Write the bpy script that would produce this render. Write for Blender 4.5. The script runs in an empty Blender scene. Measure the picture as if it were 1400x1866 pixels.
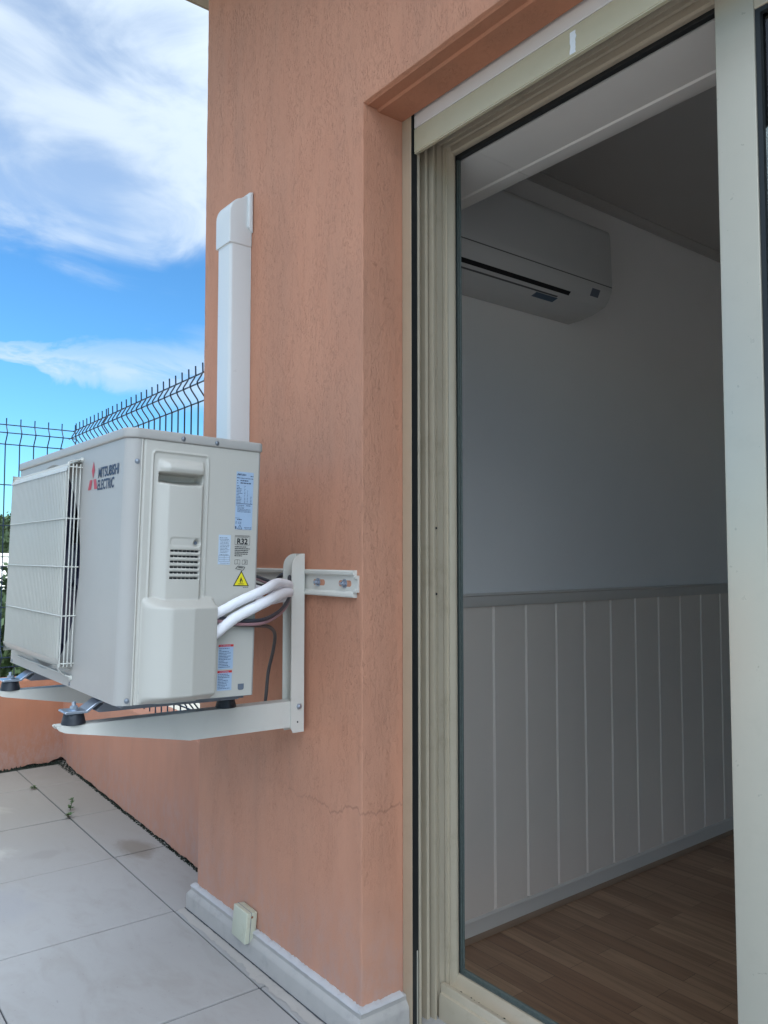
import bpy, bmesh, math, random
import numpy as np
from mathutils import Vector, Matrix, noise
R = math.radians
random.seed(7)
SC = bpy.context.scene
C = SC.collection

# ---------------------------------------------------------------- camera
cd = bpy.data.cameras.new('camera'); cam = bpy.data.objects.new('camera', cd); C.objects.link(cam)
cd.sensor_fit = 'VERTICAL'; cd.sensor_height = 36; cd.lens = 1448.54 / 1866 * 36
cd.clip_start = 0.02; cd.clip_end = 3000
yaw, pit, rol = R(38.156), R(3.114), R(0.017)
fw = Vector((-math.cos(yaw)*math.cos(pit), math.sin(yaw)*math.cos(pit), math.sin(pit)))
rt = fw.cross(Vector((0, 0, 1))).normalized(); up = rt.cross(fw)
r2 = rt*math.cos(rol)+up*math.sin(rol); u2 = up*math.cos(rol)-rt*math.sin(rol)
cam.matrix_world = Matrix((r2, u2, -fw)).transposed().to_4x4()
SC.camera = cam

# ---------------------------------------------------------------- world and sun
SUN_EL, SUN_AZ = R(33), R(28)          # azimuth measured from +x towards +y (behind the house)
wd = bpy.data.worlds.new('World'); SC.world = wd; wd.use_nodes = True
nt = wd.node_tree; nt.nodes.clear()
def nd(nt, t, **k):
    n = nt.nodes.new(t)
    for a, b in k.items():
        if a.startswith('i_'):
            key = a[2:]; key = int(key) if key.isdigit() else key.replace('_', ' ')
            n.inputs[key].default_value = b
        else: setattr(n, a, b)
    return n
def L(nt, a, b): nt.links.new(a, b)
def mth(nt, op, a, b=None, c=None, clamp=False):
    n = nd(nt, 'ShaderNodeMath', operation=op, use_clamp=clamp)
    for i, v in enumerate((a, b, c)):
        if v is None: continue
        if isinstance(v, (int, float)): n.inputs[i].default_value = v
        else: L(nt, v, n.inputs[i])
    return n.outputs[0]
def ramp(nt, fac, stops, interp='EASE'):
    n = nd(nt, 'ShaderNodeValToRGB'); n.color_ramp.interpolation = interp
    cr = n.color_ramp
    while len(cr.elements) < len(stops): cr.elements.new(0.5)
    for e, (p, c) in zip(cr.elements, stops):
        e.position = p; e.color = (c, c, c, 1) if isinstance(c, (int, float)) else (*c, 1)
    L(nt, fac, n.inputs[0]); return n.outputs[0]
def mixc(nt, fac, a, b, mode='MIX'):
    n = nd(nt, 'ShaderNodeMix', data_type='RGBA', blend_type=mode)
    for s, v in ((0, fac), (6, a), (7, b)):
        if isinstance(v, (int, float)): n.inputs[s].default_value = v
        elif isinstance(v, tuple): n.inputs[s].default_value = (*v, 1)
        else: L(nt, v, n.inputs[s])
    return n.outputs[2]
sky = nd(nt, 'ShaderNodeTexSky', sky_type='NISHITA', sun_disc=False, sun_elevation=SUN_EL,
         sun_rotation=R(90)-SUN_AZ, altitude=100, air_density=1.0, dust_density=0.6, ozone_density=1.6)
tc = nd(nt, 'ShaderNodeTexCoord')
sx = nd(nt, 'ShaderNodeSeparateXYZ'); L(nt, tc.outputs['Generated'], sx.inputs[0])
zc = mth(nt, 'MAXIMUM', sx.outputs[2], 0.0)
den = mth(nt, 'ADD', zc, 0.22)
cb = nd(nt, 'ShaderNodeCombineXYZ')
L(nt, mth(nt, 'DIVIDE', sx.outputs[0], den), cb.inputs[0]); L(nt, mth(nt, 'DIVIDE', sx.outputs[1], den), cb.inputs[1])
mp = nd(nt, 'ShaderNodeMapping'); mp.inputs['Rotation'].default_value = (0, 0, R(28)); mp.inputs['Scale'].default_value = (1.0, 0.74, 1)
mp.inputs['Location'].default_value = (0.35, 0.1, 0)
L(nt, cb.outputs[0], mp.inputs[0])
n1 = nd(nt, 'ShaderNodeTexNoise', i_Scale=1.25, i_Detail=8, i_Roughness=0.47, i_Distortion=0.35); L(nt, mp.outputs[0], n1.inputs[0])
n2 = nd(nt, 'ShaderNodeTexNoise', i_Scale=4.2, i_Detail=7, i_Roughness=0.55, i_Distortion=0.8); L(nt, mp.outputs[0], n2.inputs[0])
nn = mth(nt, 'ADD', mth(nt, 'MULTIPLY', n1.outputs[0], 0.60), mth(nt, 'MULTIPLY', n2.outputs[0], 0.40))
# cloud cover grows with height (a high veil above ~19 deg, a thin streak near 13 deg)
az = mth(nt, 'ARCTAN2', sx.outputs[1], mth(nt, 'MULTIPLY', sx.outputs[0], -1.0))
el = mth(nt, 'ARCSINE', sx.outputs[2])
edge = mth(nt, 'ADD', el, mth(nt, 'MULTIPLY', mth(nt, 'SUBTRACT', nn, 0.5), 0.30))
high = ramp(nt, mth(nt, 'MULTIPLY', edge, 1.0), [(0.0, 0.0), (0.305, 0.0), (0.375, 0.92), (1.0, 0.96)])
tex = ramp(nt, nn, [(0.0, 0.15), (0.39, 0.38), (0.53, 0.92), (1.0, 0.98)])
hi = mth(nt, 'MULTIPLY', high, tex)
el2 = mth(nt, 'ADD', el, mth(nt, 'MULTIPLY', mth(nt, 'SUBTRACT', n2.outputs[0], 0.5), 0.10))
thick = mth(nt, 'MAXIMUM', mth(nt, 'MULTIPLY', mth(nt, 'SUBTRACT', az, 0.17), 0.16), 0.008)
band = mth(nt, 'DIVIDE', mth(nt, 'ABSOLUTE', mth(nt, 'SUBTRACT', el2, mth(nt, 'ADD', 0.238, mth(nt, 'MULTIPLY', az, -0.035)))), thick)
lo = ramp(nt, mth(nt, 'MULTIPLY', band, 0.5), [(0.0, 0.62), (0.25, 0.42), (0.62, 0.0)])
lo = mth(nt, 'MULTIPLY', lo, ramp(nt, n2.outputs[0], [(0.3, 0.35), (0.6, 1.0)]))
cl = mth(nt, 'MAXIMUM', hi, lo, clamp=True)
bg = nd(nt, 'ShaderNodeBackground'); bg.inputs[1].default_value = 0.15
skyc = mixc(nt, 1.0, sky.outputs[0], (0.47, 0.92, 1.24), 'MULTIPLY')
# clouds nearer the sun glow brighter; boosted out of view to add side light
sunv = (math.cos(SUN_EL)*math.cos(SUN_AZ), math.cos(SUN_EL)*math.sin(SUN_AZ), math.sin(SUN_EL))
dt = nd(nt, 'ShaderNodeVectorMath', operation='DOT_PRODUCT'); L(nt, tc.outputs['Generated'], dt.inputs[0]); dt.inputs[1].default_value = sunv
gl = mth(nt, 'POWER', mth(nt, 'MULTIPLY', mth(nt, 'ADD', dt.outputs['Value'], 1.0), 0.5, clamp=True), 5.0)
gl = mth(nt, 'ADD', 1.0, mth(nt, 'MULTIPLY', gl, 13.0))
cc = nd(nt, 'ShaderNodeVectorMath', operation='SCALE'); cc.inputs[0].default_value = (4.7, 5.4, 6.1); L(nt, gl, cc.inputs['Scale'])
L(nt, mixc(nt, cl, skyc, cc.outputs[0]), bg.inputs[0])
wo = nd(nt, 'ShaderNodeOutputWorld'); L(nt, bg.outputs[0], wo.inputs[0])
sd = bpy.data.lights.new('sun', 'SUN'); sun = bpy.data.objects.new('sun', sd); C.objects.link(sun)
sd.energy = 3.2; sd.angle = R(0.5); sd.color = (1, 0.95, 0.87)
sv = Vector((math.cos(SUN_EL)*math.cos(SUN_AZ), math.cos(SUN_EL)*math.sin(SUN_AZ), math.sin(SUN_EL)))
sun.rotation_euler = (-sv).to_track_quat('-Z', 'Y').to_euler()
SC.view_settings.view_transform = 'Standard'; SC.view_settings.look = 'None'
SC.view_settings.exposure = 0.2; SC.view_settings.gamma = 1
SC.render.engine = 'CYCLES'
SC.cycles.max_bounces = 12; SC.cycles.diffuse_bounces = 8

# ---------------------------------------------------------------- materials
def newmat(name):
    m = bpy.data.materials.new(name); m.use_nodes = True
    return m, m.node_tree, m.node_tree.nodes['Principled BSDF']
def pos(nt, scale=(1, 1, 1), obj=False):
    if obj:
        src = nd(nt, 'ShaderNodeTexCoord').outputs['Object']
    else: src = nd(nt, 'ShaderNodeNewGeometry').outputs['Position']
    mp = nd(nt, 'ShaderNodeMapping'); mp.inputs['Scale'].default_value = scale
    L(nt, src, mp.inputs[0]); return mp.outputs[0]
def tex_noise(nt, scale, sc=(1, 1, 1), det=4, rough=0.55, dist=0, obj=False):
    n = nd(nt, 'ShaderNodeTexNoise', i_Scale=scale, i_Detail=det, i_Roughness=rough, i_Distortion=dist)
    L(nt, pos(nt, sc, obj), n.inputs[0]); return n.outputs[0]
def bump(nt, b, h, strength=0.3, dist=0.001, prev=None):
    n = nd(nt, 'ShaderNodeBump', i_Strength=strength, i_Distance=dist); L(nt, h, n.inputs['Height'])
    if prev is not None: L(nt, prev, n.inputs['Normal'])
    L(nt, n.outputs[0], b.inputs['Normal']); return n.outputs[0]
def simple(name, col, rough=0.45, var=0.06, scale=9, bmp=0.0, bscale=300, metal=0.0, dirt=0.0, dirtcol=(0.12, 0.10, 0.07), spec=0.5, dscale=25, coat=0):
    m, nt, b = newmat(name)
    n = tex_noise(nt, scale, det=5)
    lo = tuple(c*(1-var) for c in col); hi = tuple(min(1, c*(1+var)) for c in col)
    c = mixc(nt, n, lo, hi)
    if dirt:
        d = tex_noise(nt, dscale, det=7, rough=0.65)
        c = mixc(nt, mth(nt, 'MULTIPLY', ramp(nt, d, [(0.5, 0), (0.75, 1)]), dirt), c, dirtcol)
    L(nt, c, b.inputs['Base Color'])
    rn = tex_noise(nt, scale*6, det=3)
    L(nt, mth(nt, 'ADD', rough-0.06, mth(nt, 'MULTIPLY', rn, 0.12)), b.inputs['Roughness'])
    b.inputs['Metallic'].default_value = metal; b.inputs['Specular IOR Level'].default_value = spec
    if coat: b.inputs['Coat Weight'].default_value = coat
    if bmp: bump(nt, b, tex_noise(nt, bscale, det=3), bmp, 0.001)
    return m

def wavy(m):
    nt = m.node_tree; b = nt.nodes['Principled BSDF']; prev = b.inputs['Normal'].links[0].from_socket if b.inputs['Normal'].links else None
    bump(nt, b, tex_noise(nt, 6.5, det=2), 0.35, 0.006, prev)

def stucco(name, col, groove=1.0, crack=False):
    m, nt, b = newmat(name)
    big = tex_noise(nt, 2.2, det=4); mid = tex_noise(nt, 14, (1, 1, 0.35), det=5)
    c = mixc(nt, big, tuple(x*0.93 for x in col), tuple(x*1.07 for x in col))
    c = mixc(nt, ramp(nt, mid, [(0.35, 0), (0.7, 0.5)]), c, tuple(x*y for x, y in zip(col, (0.93, 0.88, 0.86))))
    # vertical worm grooves from dragged render grains
    w = nd(nt, 'ShaderNodeTexNoise', i_Scale=1.0, i_Detail=4, i_Roughness=0.62, i_Distortion=1.6)
    L(nt, pos(nt, (230, 230, 62)), w.inputs[0])
    w2 = nd(nt, 'ShaderNodeTexNoise', i_Scale=1.0, i_Detail=2, i_Roughness=0.5, i_Distortion=0.9)
    L(nt, pos(nt, (320, 320, 28)), w2.inputs[0])
    patch = ramp(nt, tex_noise(nt, 1, (26, 26, 5), det=4, rough=0.6), [(0.36, 0.30), (0.58, 1.0)])
    gr = ramp(nt, w.outputs[0], [(0.36, 0.0), (0.44, 1.0)], 'LINEAR')
    gr2 = ramp(nt, w2.outputs[0], [(0.30, 0.0), (0.38, 1.0)], 'LINEAR')
    g = mth(nt, 'MULTIPLY', mth(nt, 'SUBTRACT', 1.0, mth(nt, 'MULTIPLY', gr, gr2)), patch)
    pit = nd(nt, 'ShaderNodeTexVoronoi', i_Scale=130); L(nt, pos(nt, (1, 1, 0.7)), pit.inputs[0])
    pt = mth(nt, 'MULTIPLY', ramp(nt, pit.outputs['Distance'], [(0.0, 1), (0.22, 0.0)], 'LINEAR'), ramp(nt, tex_noise(nt, 48, det=2), [(0.52, 0), (0.60, 1)]))
    g = mth(nt, 'MAXIMUM', g, pt)
    zz = nd(nt, 'ShaderNodeSeparateXYZ'); L(nt, nd(nt, 'ShaderNodeNewGeometry').outputs['Position'], zz.inputs[0])
    g = mth(nt, 'MULTIPLY', g, ramp(nt, mth(nt, 'ADD', mth(nt, 'ADD', zz.outputs[2], 1.0), mth(nt, 'MULTIPLY', mth(nt, 'SUBTRACT', mid, 0.5), 0.8)), [(0.15, 0.3), (0.75, 1.0)]))
    fine = tex_noise(nt, 330, (1, 1, 0.6), det=3)
    fine2 = tex_noise(nt, 90, (1, 1, 0.25), det=3)
    h = mth(nt, 'SUBTRACT', mth(nt, 'ADD', mth(nt, 'MULTIPLY', fine, 0.30), mth(nt, 'MULTIPLY', fine2, 0.5)), mth(nt, 'MULTIPLY', g, 0.9*groove))
    c = mixc(nt, mth(nt, 'MULTIPLY', g, 0.04), c, tuple(x*0.45 for x in col))
    st = tex_noise(nt, 1, (6, 6, 1.1), det=7, rough=0.6, dist=0.5)
    c = mixc(nt, mth(nt, 'MULTIPLY', ramp(nt, st, [(0.42, 0), (0.70, 1)]), 0.38), c, tuple(x*y for x, y in zip(col, (0.72, 0.80, 0.86))))
    # pale mineral specks
    v = nd(nt, 'ShaderNodeTexVoronoi', i_Scale=70); L(nt, pos(nt), v.inputs[0])
    sp = ramp(nt, v.outputs['Distance'], [(0.0, 1), (0.07, 0.0)], 'LINEAR')
    sel = ramp(nt, tex_noise(nt, 33, det=2), [(0.60, 0), (0.66, 0.6)])
    c = mixc(nt, mth(nt, 'MULTIPLY', sp, sel), c, (0.75, 0.62, 0.52))
    # faded lime bloom just above the skirting
    sz = nd(nt, 'ShaderNodeSeparateXYZ'); L(nt, nd(nt, 'ShaderNodeNewGeometry').outputs['Position'], sz.inputs[0])
    lz = mth(nt, 'ADD', mth(nt, 'SUBTRACT', -0.70, sz.outputs[2]), mth(nt, 'MULTIPLY', mth(nt, 'SUBTRACT', big, 0.5), 0.25))
    lime = mth(nt, 'MULTIPLY', ramp(nt, mth(nt, 'MULTIPLY', lz, 3.2), [(0.0, 0), (1, 0.55)]), ramp(nt, tex_noise(nt, 40, (1, 1, 0.5), det=6, rough=0.7), [(0.35, 0.25), (0.7, 1)]))
    c = mixc(nt, lime, c, (0.40, 0.30, 0.275))
    if crack:
        wob = mth(nt, 'MULTIPLY', mth(nt, 'SUBTRACT', tex_noise(nt, 9, (1, 1, 0), det=8, rough=0.65), 0.5), 0.12)
        dz = mth(nt, 'ABSOLUTE', mth(nt, 'SUBTRACT', mth(nt, 'ADD', sz.outputs[2], wob), -0.565))
        ln = ramp(nt, dz, [(0.0, 1.0), (0.0016, 0.0)], 'LINEAR')
        ext = ramp(nt, mth(nt, 'ADD', mth(nt, 'MULTIPLY', sz.outputs[0], 1.0), 2.2), [(0.3, 0.0), (0.75, 0.8)])
        ck = mth(nt, 'MULTIPLY', ln, ext)
        c = mixc(nt, mth(nt, 'MULTIPLY', ck, 0.38), c, (0.12, 0.05, 0.035))
        h = mth(nt, 'SUBTRACT', h, mth(nt, 'MULTIPLY', ck, 0.5))
    L(nt, c, b.inputs['Base Color']); b.inputs['Roughness'].default_value = 0.78; b.inputs['Specular IOR Level'].default_value = 0.35
    bump(nt, b, h, 0.75, 0.0016)
    return m

TERRA = (0.540, 0.250, 0.155)
M = {}
M['stucco'] = stucco('stucco', TERRA, 1.0, True)
M['stucco_low'] = stucco('stucco_low', (0.51, 0.232, 0.145), 0.55)
M['stucco_left_and_shade'] = stucco('stucco_left_and_shade', (0.42, 0.175, 0.098), 0.7)
M['case'] = simple('case_paint', (0.37, 0.348, 0.325), 0.48, 0.02, 4, 0.04, 500)
M['plastic'] = simple('cream_plastic', (0.47, 0.442, 0.395), 0.46, 0.02, 6, 0.05, 400)
M['grille'] = simple('grille_plastic', (0.50, 0.485, 0.44), 0.4, 0.02, 6)
M['fan'] = simple('fan_blue_black', (0.018, 0.02, 0.05), 0.35, 0.1, 6)
M['black'] = simple('black_void', (0.01, 0.01, 0.012), 0.6, 0.1, 6)
M['rubber'] = simple('rubber', (0.012, 0.014, 0.02), 0.5, 0.2, 60, 0.2, 200, dirt=0.25, dirtcol=(0.2, 0.2, 0.22), dscale=90)
M['zinc'] = simple('zinc', (0.42, 0.47, 0.55), 0.33, 0.12, 60, 0.05, 200, metal=0.9)
M['screw'] = simple('dull_screw', (0.22, 0.24, 0.27), 0.4, 0.1, 60, metal=0.7)
M['pan'] = simple('galvanised', (0.22, 0.23, 0.26), 0.4, 0.1, 30, metal=0.6)
M['white_metal'] = simple('white_powder_coat', (0.60, 0.575, 0.52), 0.42, 0.025, 5, 0.03, 700, dirt=0.06)
M['pvc'] = simple('white_pvc', (0.64, 0.645, 0.635), 0.3, 0.015, 5)
M['foam'] = simple('white_foam_sleeve', (0.80, 0.78, 0.80), 0.6, 0.03, 60, 0.5, 160, dirt=0.08)
M['cable'] = simple('dark_cable', (0.035, 0.035, 0.045), 0.4, 0.1, 60)
M['cable_grey'] = simple('grey_cable', (0.06, 0.055, 0.055), 0.45, 0.1, 60)
M['cable_pink'] = simple('brown_pink_cable', (0.28, 0.15, 0.16), 0.4, 0.1, 60)
M['champagne'] = simple('champagne_aluminium', (0.485, 0.405, 0.300), 0.32, 0.05, 12, 0.02, 300, metal=0.15, dirt=0.22, dirtcol=(0.2, 0.14, 0.07), dscale=18)
M['rail_tan'] = simple('tan_aluminium', (0.45, 0.34, 0.235), 0.35, 0.04, 12, metal=0.1, dirt=0.10, dirtcol=(0.2, 0.13, 0.07))
M['leaf_al'] = simple('pale_aluminium', (0.49, 0.445, 0.36), 0.3, 0.03, 10, metal=0.15, dirt=0.05)
M['slat_white'] = simple('white_slat', (0.60, 0.54, 0.50), 0.4, 0.03, 10)
M['slat_beige'] = simple('beige_slat', (0.47, 0.41, 0.28), 0.38, 0.03, 10, dirt=0.12, dirtcol=(0.3, 0.22, 0.1))
M['seal'] = simple('rubber_seal', (0.012, 0.013, 0.013), 0.5, 0.1, 30)
M['seal_green'] = simple('brush_seal', (0.085, 0.10, 0.09), 0.6, 0.3, 120)
M['room'] = simple('room_white', (0.93, 0.91, 0.89), 0.75, 0.03, 3, 0.1, 260)
M['room_far'] = simple('room_far_darkened', (0.33, 0.29, 0.25), 0.8, 0.04, 3)  # unseen far walls made dark to cut bounce light in the room
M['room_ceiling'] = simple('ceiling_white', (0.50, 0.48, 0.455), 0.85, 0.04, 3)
M['boxwhite'] = simple('box_white', (0.70, 0.66, 0.61), 0.5, 0.04, 4)
M['panel'] = simple('panel_white', (0.90, 0.80, 0.71), 0.5, 0.03, 6, 0.05, 120)
M['acwhite'] = simple('indoor_unit_white', (0.62, 0.62, 0.61), 0.4, 0.01, 6)
M['roof'] = simple('roof_soffit', (0.30, 0.25, 0.19), 0.8, 0.2, 8, 0.3, 60)
M['fence'] = simple('fence_green', (0.006, 0.020, 0.045), 0.35, 0.2, 30)
M['ink'] = simple('ink_navy', (0.02, 0.03, 0.07), 0.5, 0.02, 6)
M['inkblack'] = simple('ink_black', (0.015, 0.015, 0.018), 0.5, 0.02, 6)
M['inkgrey'] = simple('ink_grey', (0.12, 0.14, 0.18), 0.5, 0.05, 6)
M['red'] = simple('logo_red', (0.42, 0.035, 0.055), 0.4, 0.03, 6)
M['labelred'] = simple('label_red', (0.55, 0.02, 0.02), 0.4, 0.03, 6)
M['yellow'] = simple('label_yellow', (0.72, 0.60, 0.02), 0.4, 0.03, 6)
M['label'] = simple('label_silver', (0.34, 0.44, 0.58), 0.35, 0.06, 40)
M['cream'] = simple('old_cream_plastic', (0.50, 0.49, 0.38), 0.4, 0.05, 30, dirt=0.3, dirtcol=(0.25, 0.2, 0.1), dscale=60)
M['skirt'] = simple('skirting_stone', (0.41, 0.375, 0.345), 0.6, 0.09, 18, 0.25, 90, dirt=0.35, dirtcol=(0.22, 0.2, 0.19), dscale=22)
M['mortar'] = simple('white_mortar', (0.46, 0.44, 0.44), 0.8, 0.12, 30, 0.8, 120)
M['weed'] = simple('weed_green', (0.05, 0.10, 0.025), 0.6, 0.3, 60)
M['moss'] = simple('moss_dark', (0.012, 0.018, 0.010), 0.9, 0.5, 90, 0.8, 150)
M['grout'] = simple('grout', (0.06, 0.06, 0.068), 0.85, 0.3, 30, 0.3, 100)
M['lawn'] = simple('lawn_green', (0.10, 0.13, 0.045), 0.9, 0.35, 0.8, 0.5, 20)
M['bush'] = simple('bush_leaf', (0.035, 0.06, 0.022), 0.7, 0.5, 3)
M['hill'] = simple('hill_scrub', (0.16, 0.13, 0.07), 0.95, 0.5, 0.05, 0.5, 1)
M['outwall'] = simple('pale_wall', (0.62, 0.60, 0.55), 0.8, 0.05, 2)
M['bark'] = simple('bark', (0.12, 0.09, 0.06), 0.9, 0.3, 10)
M['ground'] = simple('pale_paving', (0.26, 0.24, 0.20), 0.95, 0.2, 0.7, 0.4, 12)

def tile_mat():
    m, nt, b = newmat('terrace_tile')
    a = tex_noise(nt, 1.7, det=6, rough=0.6, dist=0.4); s = tex_noise(nt, 6.0, (1, 2.2, 1), det=8, rough=0.62, dist=0.5)
    c = mixc(nt, a, (0.320, 0.307, 0.295), (0.395, 0.380, 0.368))
    c = mixc(nt, ramp(nt, s, [(0.44, 0), (0.72, 0.45)]), c, (0.285, 0.262, 0.235))
    # far tiles are dirtier and yellower
    sp = nd(nt, 'ShaderNodeSeparateXYZ'); L(nt, nd(nt, 'ShaderNodeNewGeometry').outputs['Position'], sp.inputs[0])
    far = ramp(nt, mth(nt, 'MULTIPLY', mth(nt, 'ADD', sp.outputs[0], mth(nt, 'MULTIPLY', s, 0.8)), -0.3), [(0.55, 0), (0.95, 0.85)])
    c = mixc(nt, far, c, (0.235, 0.21, 0.175))
    # a brown water stain by the wall and small spots
    def spot(x, y, rx, ry, col, c, k):
        dx = mth(nt, 'DIVIDE', mth(nt, 'SUBTRACT', sp.outputs[0], x), rx); dy = mth(nt, 'DIVIDE', mth(nt, 'SUBTRACT', sp.outputs[1], y), ry)
        d = mth(nt, 'SQRT', mth(nt, 'ADD', mth(nt, 'MULTIPLY', dx, dx), mth(nt, 'MULTIPLY', dy, dy)))
        d = mth(nt, 'ADD', d, mth(nt, 'MULTIPLY', mth(nt, 'SUBTRACT', s, 0.5), 1.6))
        return mixc(nt, mth(nt, 'MULTIPLY', ramp(nt, d, [(0.35, 1), (1.0, 0)]), k), c, col)
    c = spot(-2.77, 1.07, 0.13, 0.07, (0.20, 0.17, 0.14), c, 0.8)
    c = spot(-3.0, 0.62, 0.10, 0.14, (0.60, 0.56, 0.50), c, 0.35)
    c = spot(-2.9, 0.80, 0.05, 0.09, (0.24, 0.22, 0.20), c, 0.5)
    c = spot(-3.5, 0.62, 0.18, 0.22, (0.52, 0.47, 0.38), c, 0.35)
    c = spot(-2.55, 0.55, 0.22, 0.16, (0.26, 0.26, 0.28), c, 0.35)
    fl = tex_noise(nt, 120, det=2)
    c = mixc(nt, ramp(nt, fl, [(0.70, 0), (0.76, 0.5)]), c, (0.2, 0.19, 0.18))
    L(nt, c, b.inputs['Base Color']); b.inputs['Specular IOR Level'].default_value = 0.35
    L(nt, mth(nt, 'ADD', 0.5, mth(nt, 'MULTIPLY', s, 0.25)), b.inputs['Roughness'])
    bump(nt, b, tex_noise(nt, 160, det=4), 0.15, 0.001)
    return m
M['tile'] = tile_mat()

def wood_mat():
    m, nt, b = newmat('wood_floor')
    br = nd(nt, 'ShaderNodeTexBrick', offset=0.37, i_Scale=1.0, i_Mortar_Size=0.0006, i_Bias=0.0, i_Brick_Width=0.40, i_Row_Height=0.068)
    mp = nd(nt, 'ShaderNodeMapping'); mp.inputs['Rotation'].default_value = (0, 0, R(0))
    L(nt, nd(nt, 'ShaderNodeNewGeometry').outputs['Position'], mp.inputs[0]); L(nt, mp.outputs[0], br.inputs[0])
    br.inputs['Color1'].default_value = (0, 0, 0, 1); br.inputs['Color2'].default_value = (1, 1, 1, 1); br.inputs['Mortar'].default_value = (0.2, 0.2, 0.2, 1)
    g = tex_noise(nt, 1, (3, 55, 1), det=6, dist=0.6)
    c = mixc(nt, br.outputs[0], (0.275, 0.150, 0.088), (0.47, 0.295, 0.180))
    c = mixc(nt, ramp(nt, g, [(0.35, 0), (0.7, 0.5)]), c, (0.12, 0.065, 0.035))
    c = mixc(nt, br.outputs['Fac'], c, (0.05, 0.03, 0.02))
    L(nt, c, b.inputs['Base Color']); b.inputs['Roughness'].default_value = 0.33
    bump(nt, b, g, 0.1, 0.001)
    return m
M['wood'] = wood_mat()
def glass_mat():
    m, nt, b = newmat('door_glass'); nt.nodes.remove(b)
    t = nd(nt, 'ShaderNodeBsdfTransparent'); t.inputs[0].default_value = (0.86, 0.92, 0.90, 1)
    g = nd(nt, 'ShaderNodeBsdfGlossy'); g.inputs['Roughness'].default_value = 0.0
    f = nd(nt, 'ShaderNodeFresnel', i_IOR=1.7); mx = nd(nt, 'ShaderNodeMixShader')
    L(nt, f.outputs[0], mx.inputs[0]); L(nt, t.outputs[0], mx.inputs[1]); L(nt, g.outputs[0], mx.inputs[2])
    L(nt, mx.outputs[0], nt.nodes['Material Output'].inputs[0]); return m
M['glass'] = glass_mat()

wavy(M['case'])
# ---------------------------------------------------------------- helpers
def tag(o, label=None, cat=None, group=None, kind=None):
    if label: o['label'] = label
    if cat: o['category'] = cat
    if group: o['group'] = group
    if kind: o['kind'] = kind
    return o
def empty(name, loc=(0, 0, 0), label=None, cat=None, group=None, rot=None):
    o = bpy.data.objects.new(name, None); C.objects.link(o); o.location = loc; o.empty_display_size = 0.05
    if rot: o.rotation_euler = rot
    return tag(o, label, cat, group)
def obj(name, bm, mat, parent=None, smooth=None, kind=None, label=None):
    me = bpy.data.meshes.new(name)
    if isinstance(bm, bmesh.types.BMesh):
        bmesh.ops.recalc_face_normals(bm, faces=bm.faces)
        bm.to_mesh(me); bm.free()
    else: me.from_pydata(*bm); me.update()
    if isinstance(mat, str): mat = M[mat]
    me.materials.append(mat)
    if smooth is not None:
        for p in me.polygons: p.use_smooth = True
        if smooth < 170: me.set_sharp_from_angle(angle=R(smooth))
    o = bpy.data.objects.new(name, me); C.objects.link(o)
    if parent:
        o.parent = parent
        # world-space geometry under a placed parent: keep it where it was built
        if not parent.get('_local') : o.matrix_parent_inverse = parent_world(parent).inverted()
    if kind: o['kind'] = kind
    if label: o['label'] = label
    return o
def parent_world(o):
    m = Matrix.LocRotScale(o.location, o.rotation_euler, o.scale)
    if o.parent: m = parent_world(o.parent) @ o.matrix_parent_inverse @ m
    return m
def B(): return bmesh.new()
def box(bm, x0, x1, y0, y1, z0, z1, bev=0, seg=2, mat=None):
    t = bmesh.new()
    vs = [t.verts.new((x, y, z)) for x in (x0, x1) for y in (y0, y1) for z in (z0, z1)]
    for f in ((0, 1, 3, 2), (4, 6, 7, 5), (0, 4, 5, 1), (2, 3, 7, 6), (0, 2, 6, 4), (1, 5, 7, 3)): t.faces.new([vs[i] for i in f])
    bmesh.ops.recalc_face_normals(t, faces=t.faces)
    if bev: bmesh.ops.bevel(t, geom=t.edges[:], offset=bev, segments=seg, affect='EDGES', profile=0.5)
    if mat is not None: bmesh.ops.transform(t, matrix=mat, verts=t.verts)
    me = bpy.data.meshes.new('t'); t.to_mesh(me); t.free(); bm.from_mesh(me); bpy.data.meshes.remove(me)
    return bm
def prism(bm, pts, axis, a0, a1, bev=0, seg=2, cut=None, mat=None):
    """polygon pts (2D) extruded along axis 0/1/2 from a0 to a1; pts in the remaining axes order"""
    t = bmesh.new()
    def P(p, a):
        return {0: (a, p[0], p[1]), 1: (p[0], a, p[1]), 2: (p[0], p[1], a)}[axis]
    v0 = [t.verts.new(P(p, a0)) for p in pts]; v1 = [t.verts.new(P(p, a1)) for p in pts]
    n = len(pts)
    t.faces.new(v0); t.faces.new(v1[::-1])
    for i in range(n): t.faces.new((v0[i], v0[(i+1) % n], v1[(i+1) % n], v1[i]))
    bmesh.ops.recalc_face_normals(t, faces=t.faces)
    if bev: bmesh.ops.bevel(t, geom=t.edges[:], offset=bev, segments=seg, affect='EDGES', profile=0.5)
    if mat is not None: bmesh.ops.transform(t, matrix=mat, verts=t.verts)
    me = bpy.data.meshes.new('t'); t.to_mesh(me); t.free(); bm.from_mesh(me); bpy.data.meshes.remove(me)
    return bm
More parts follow.
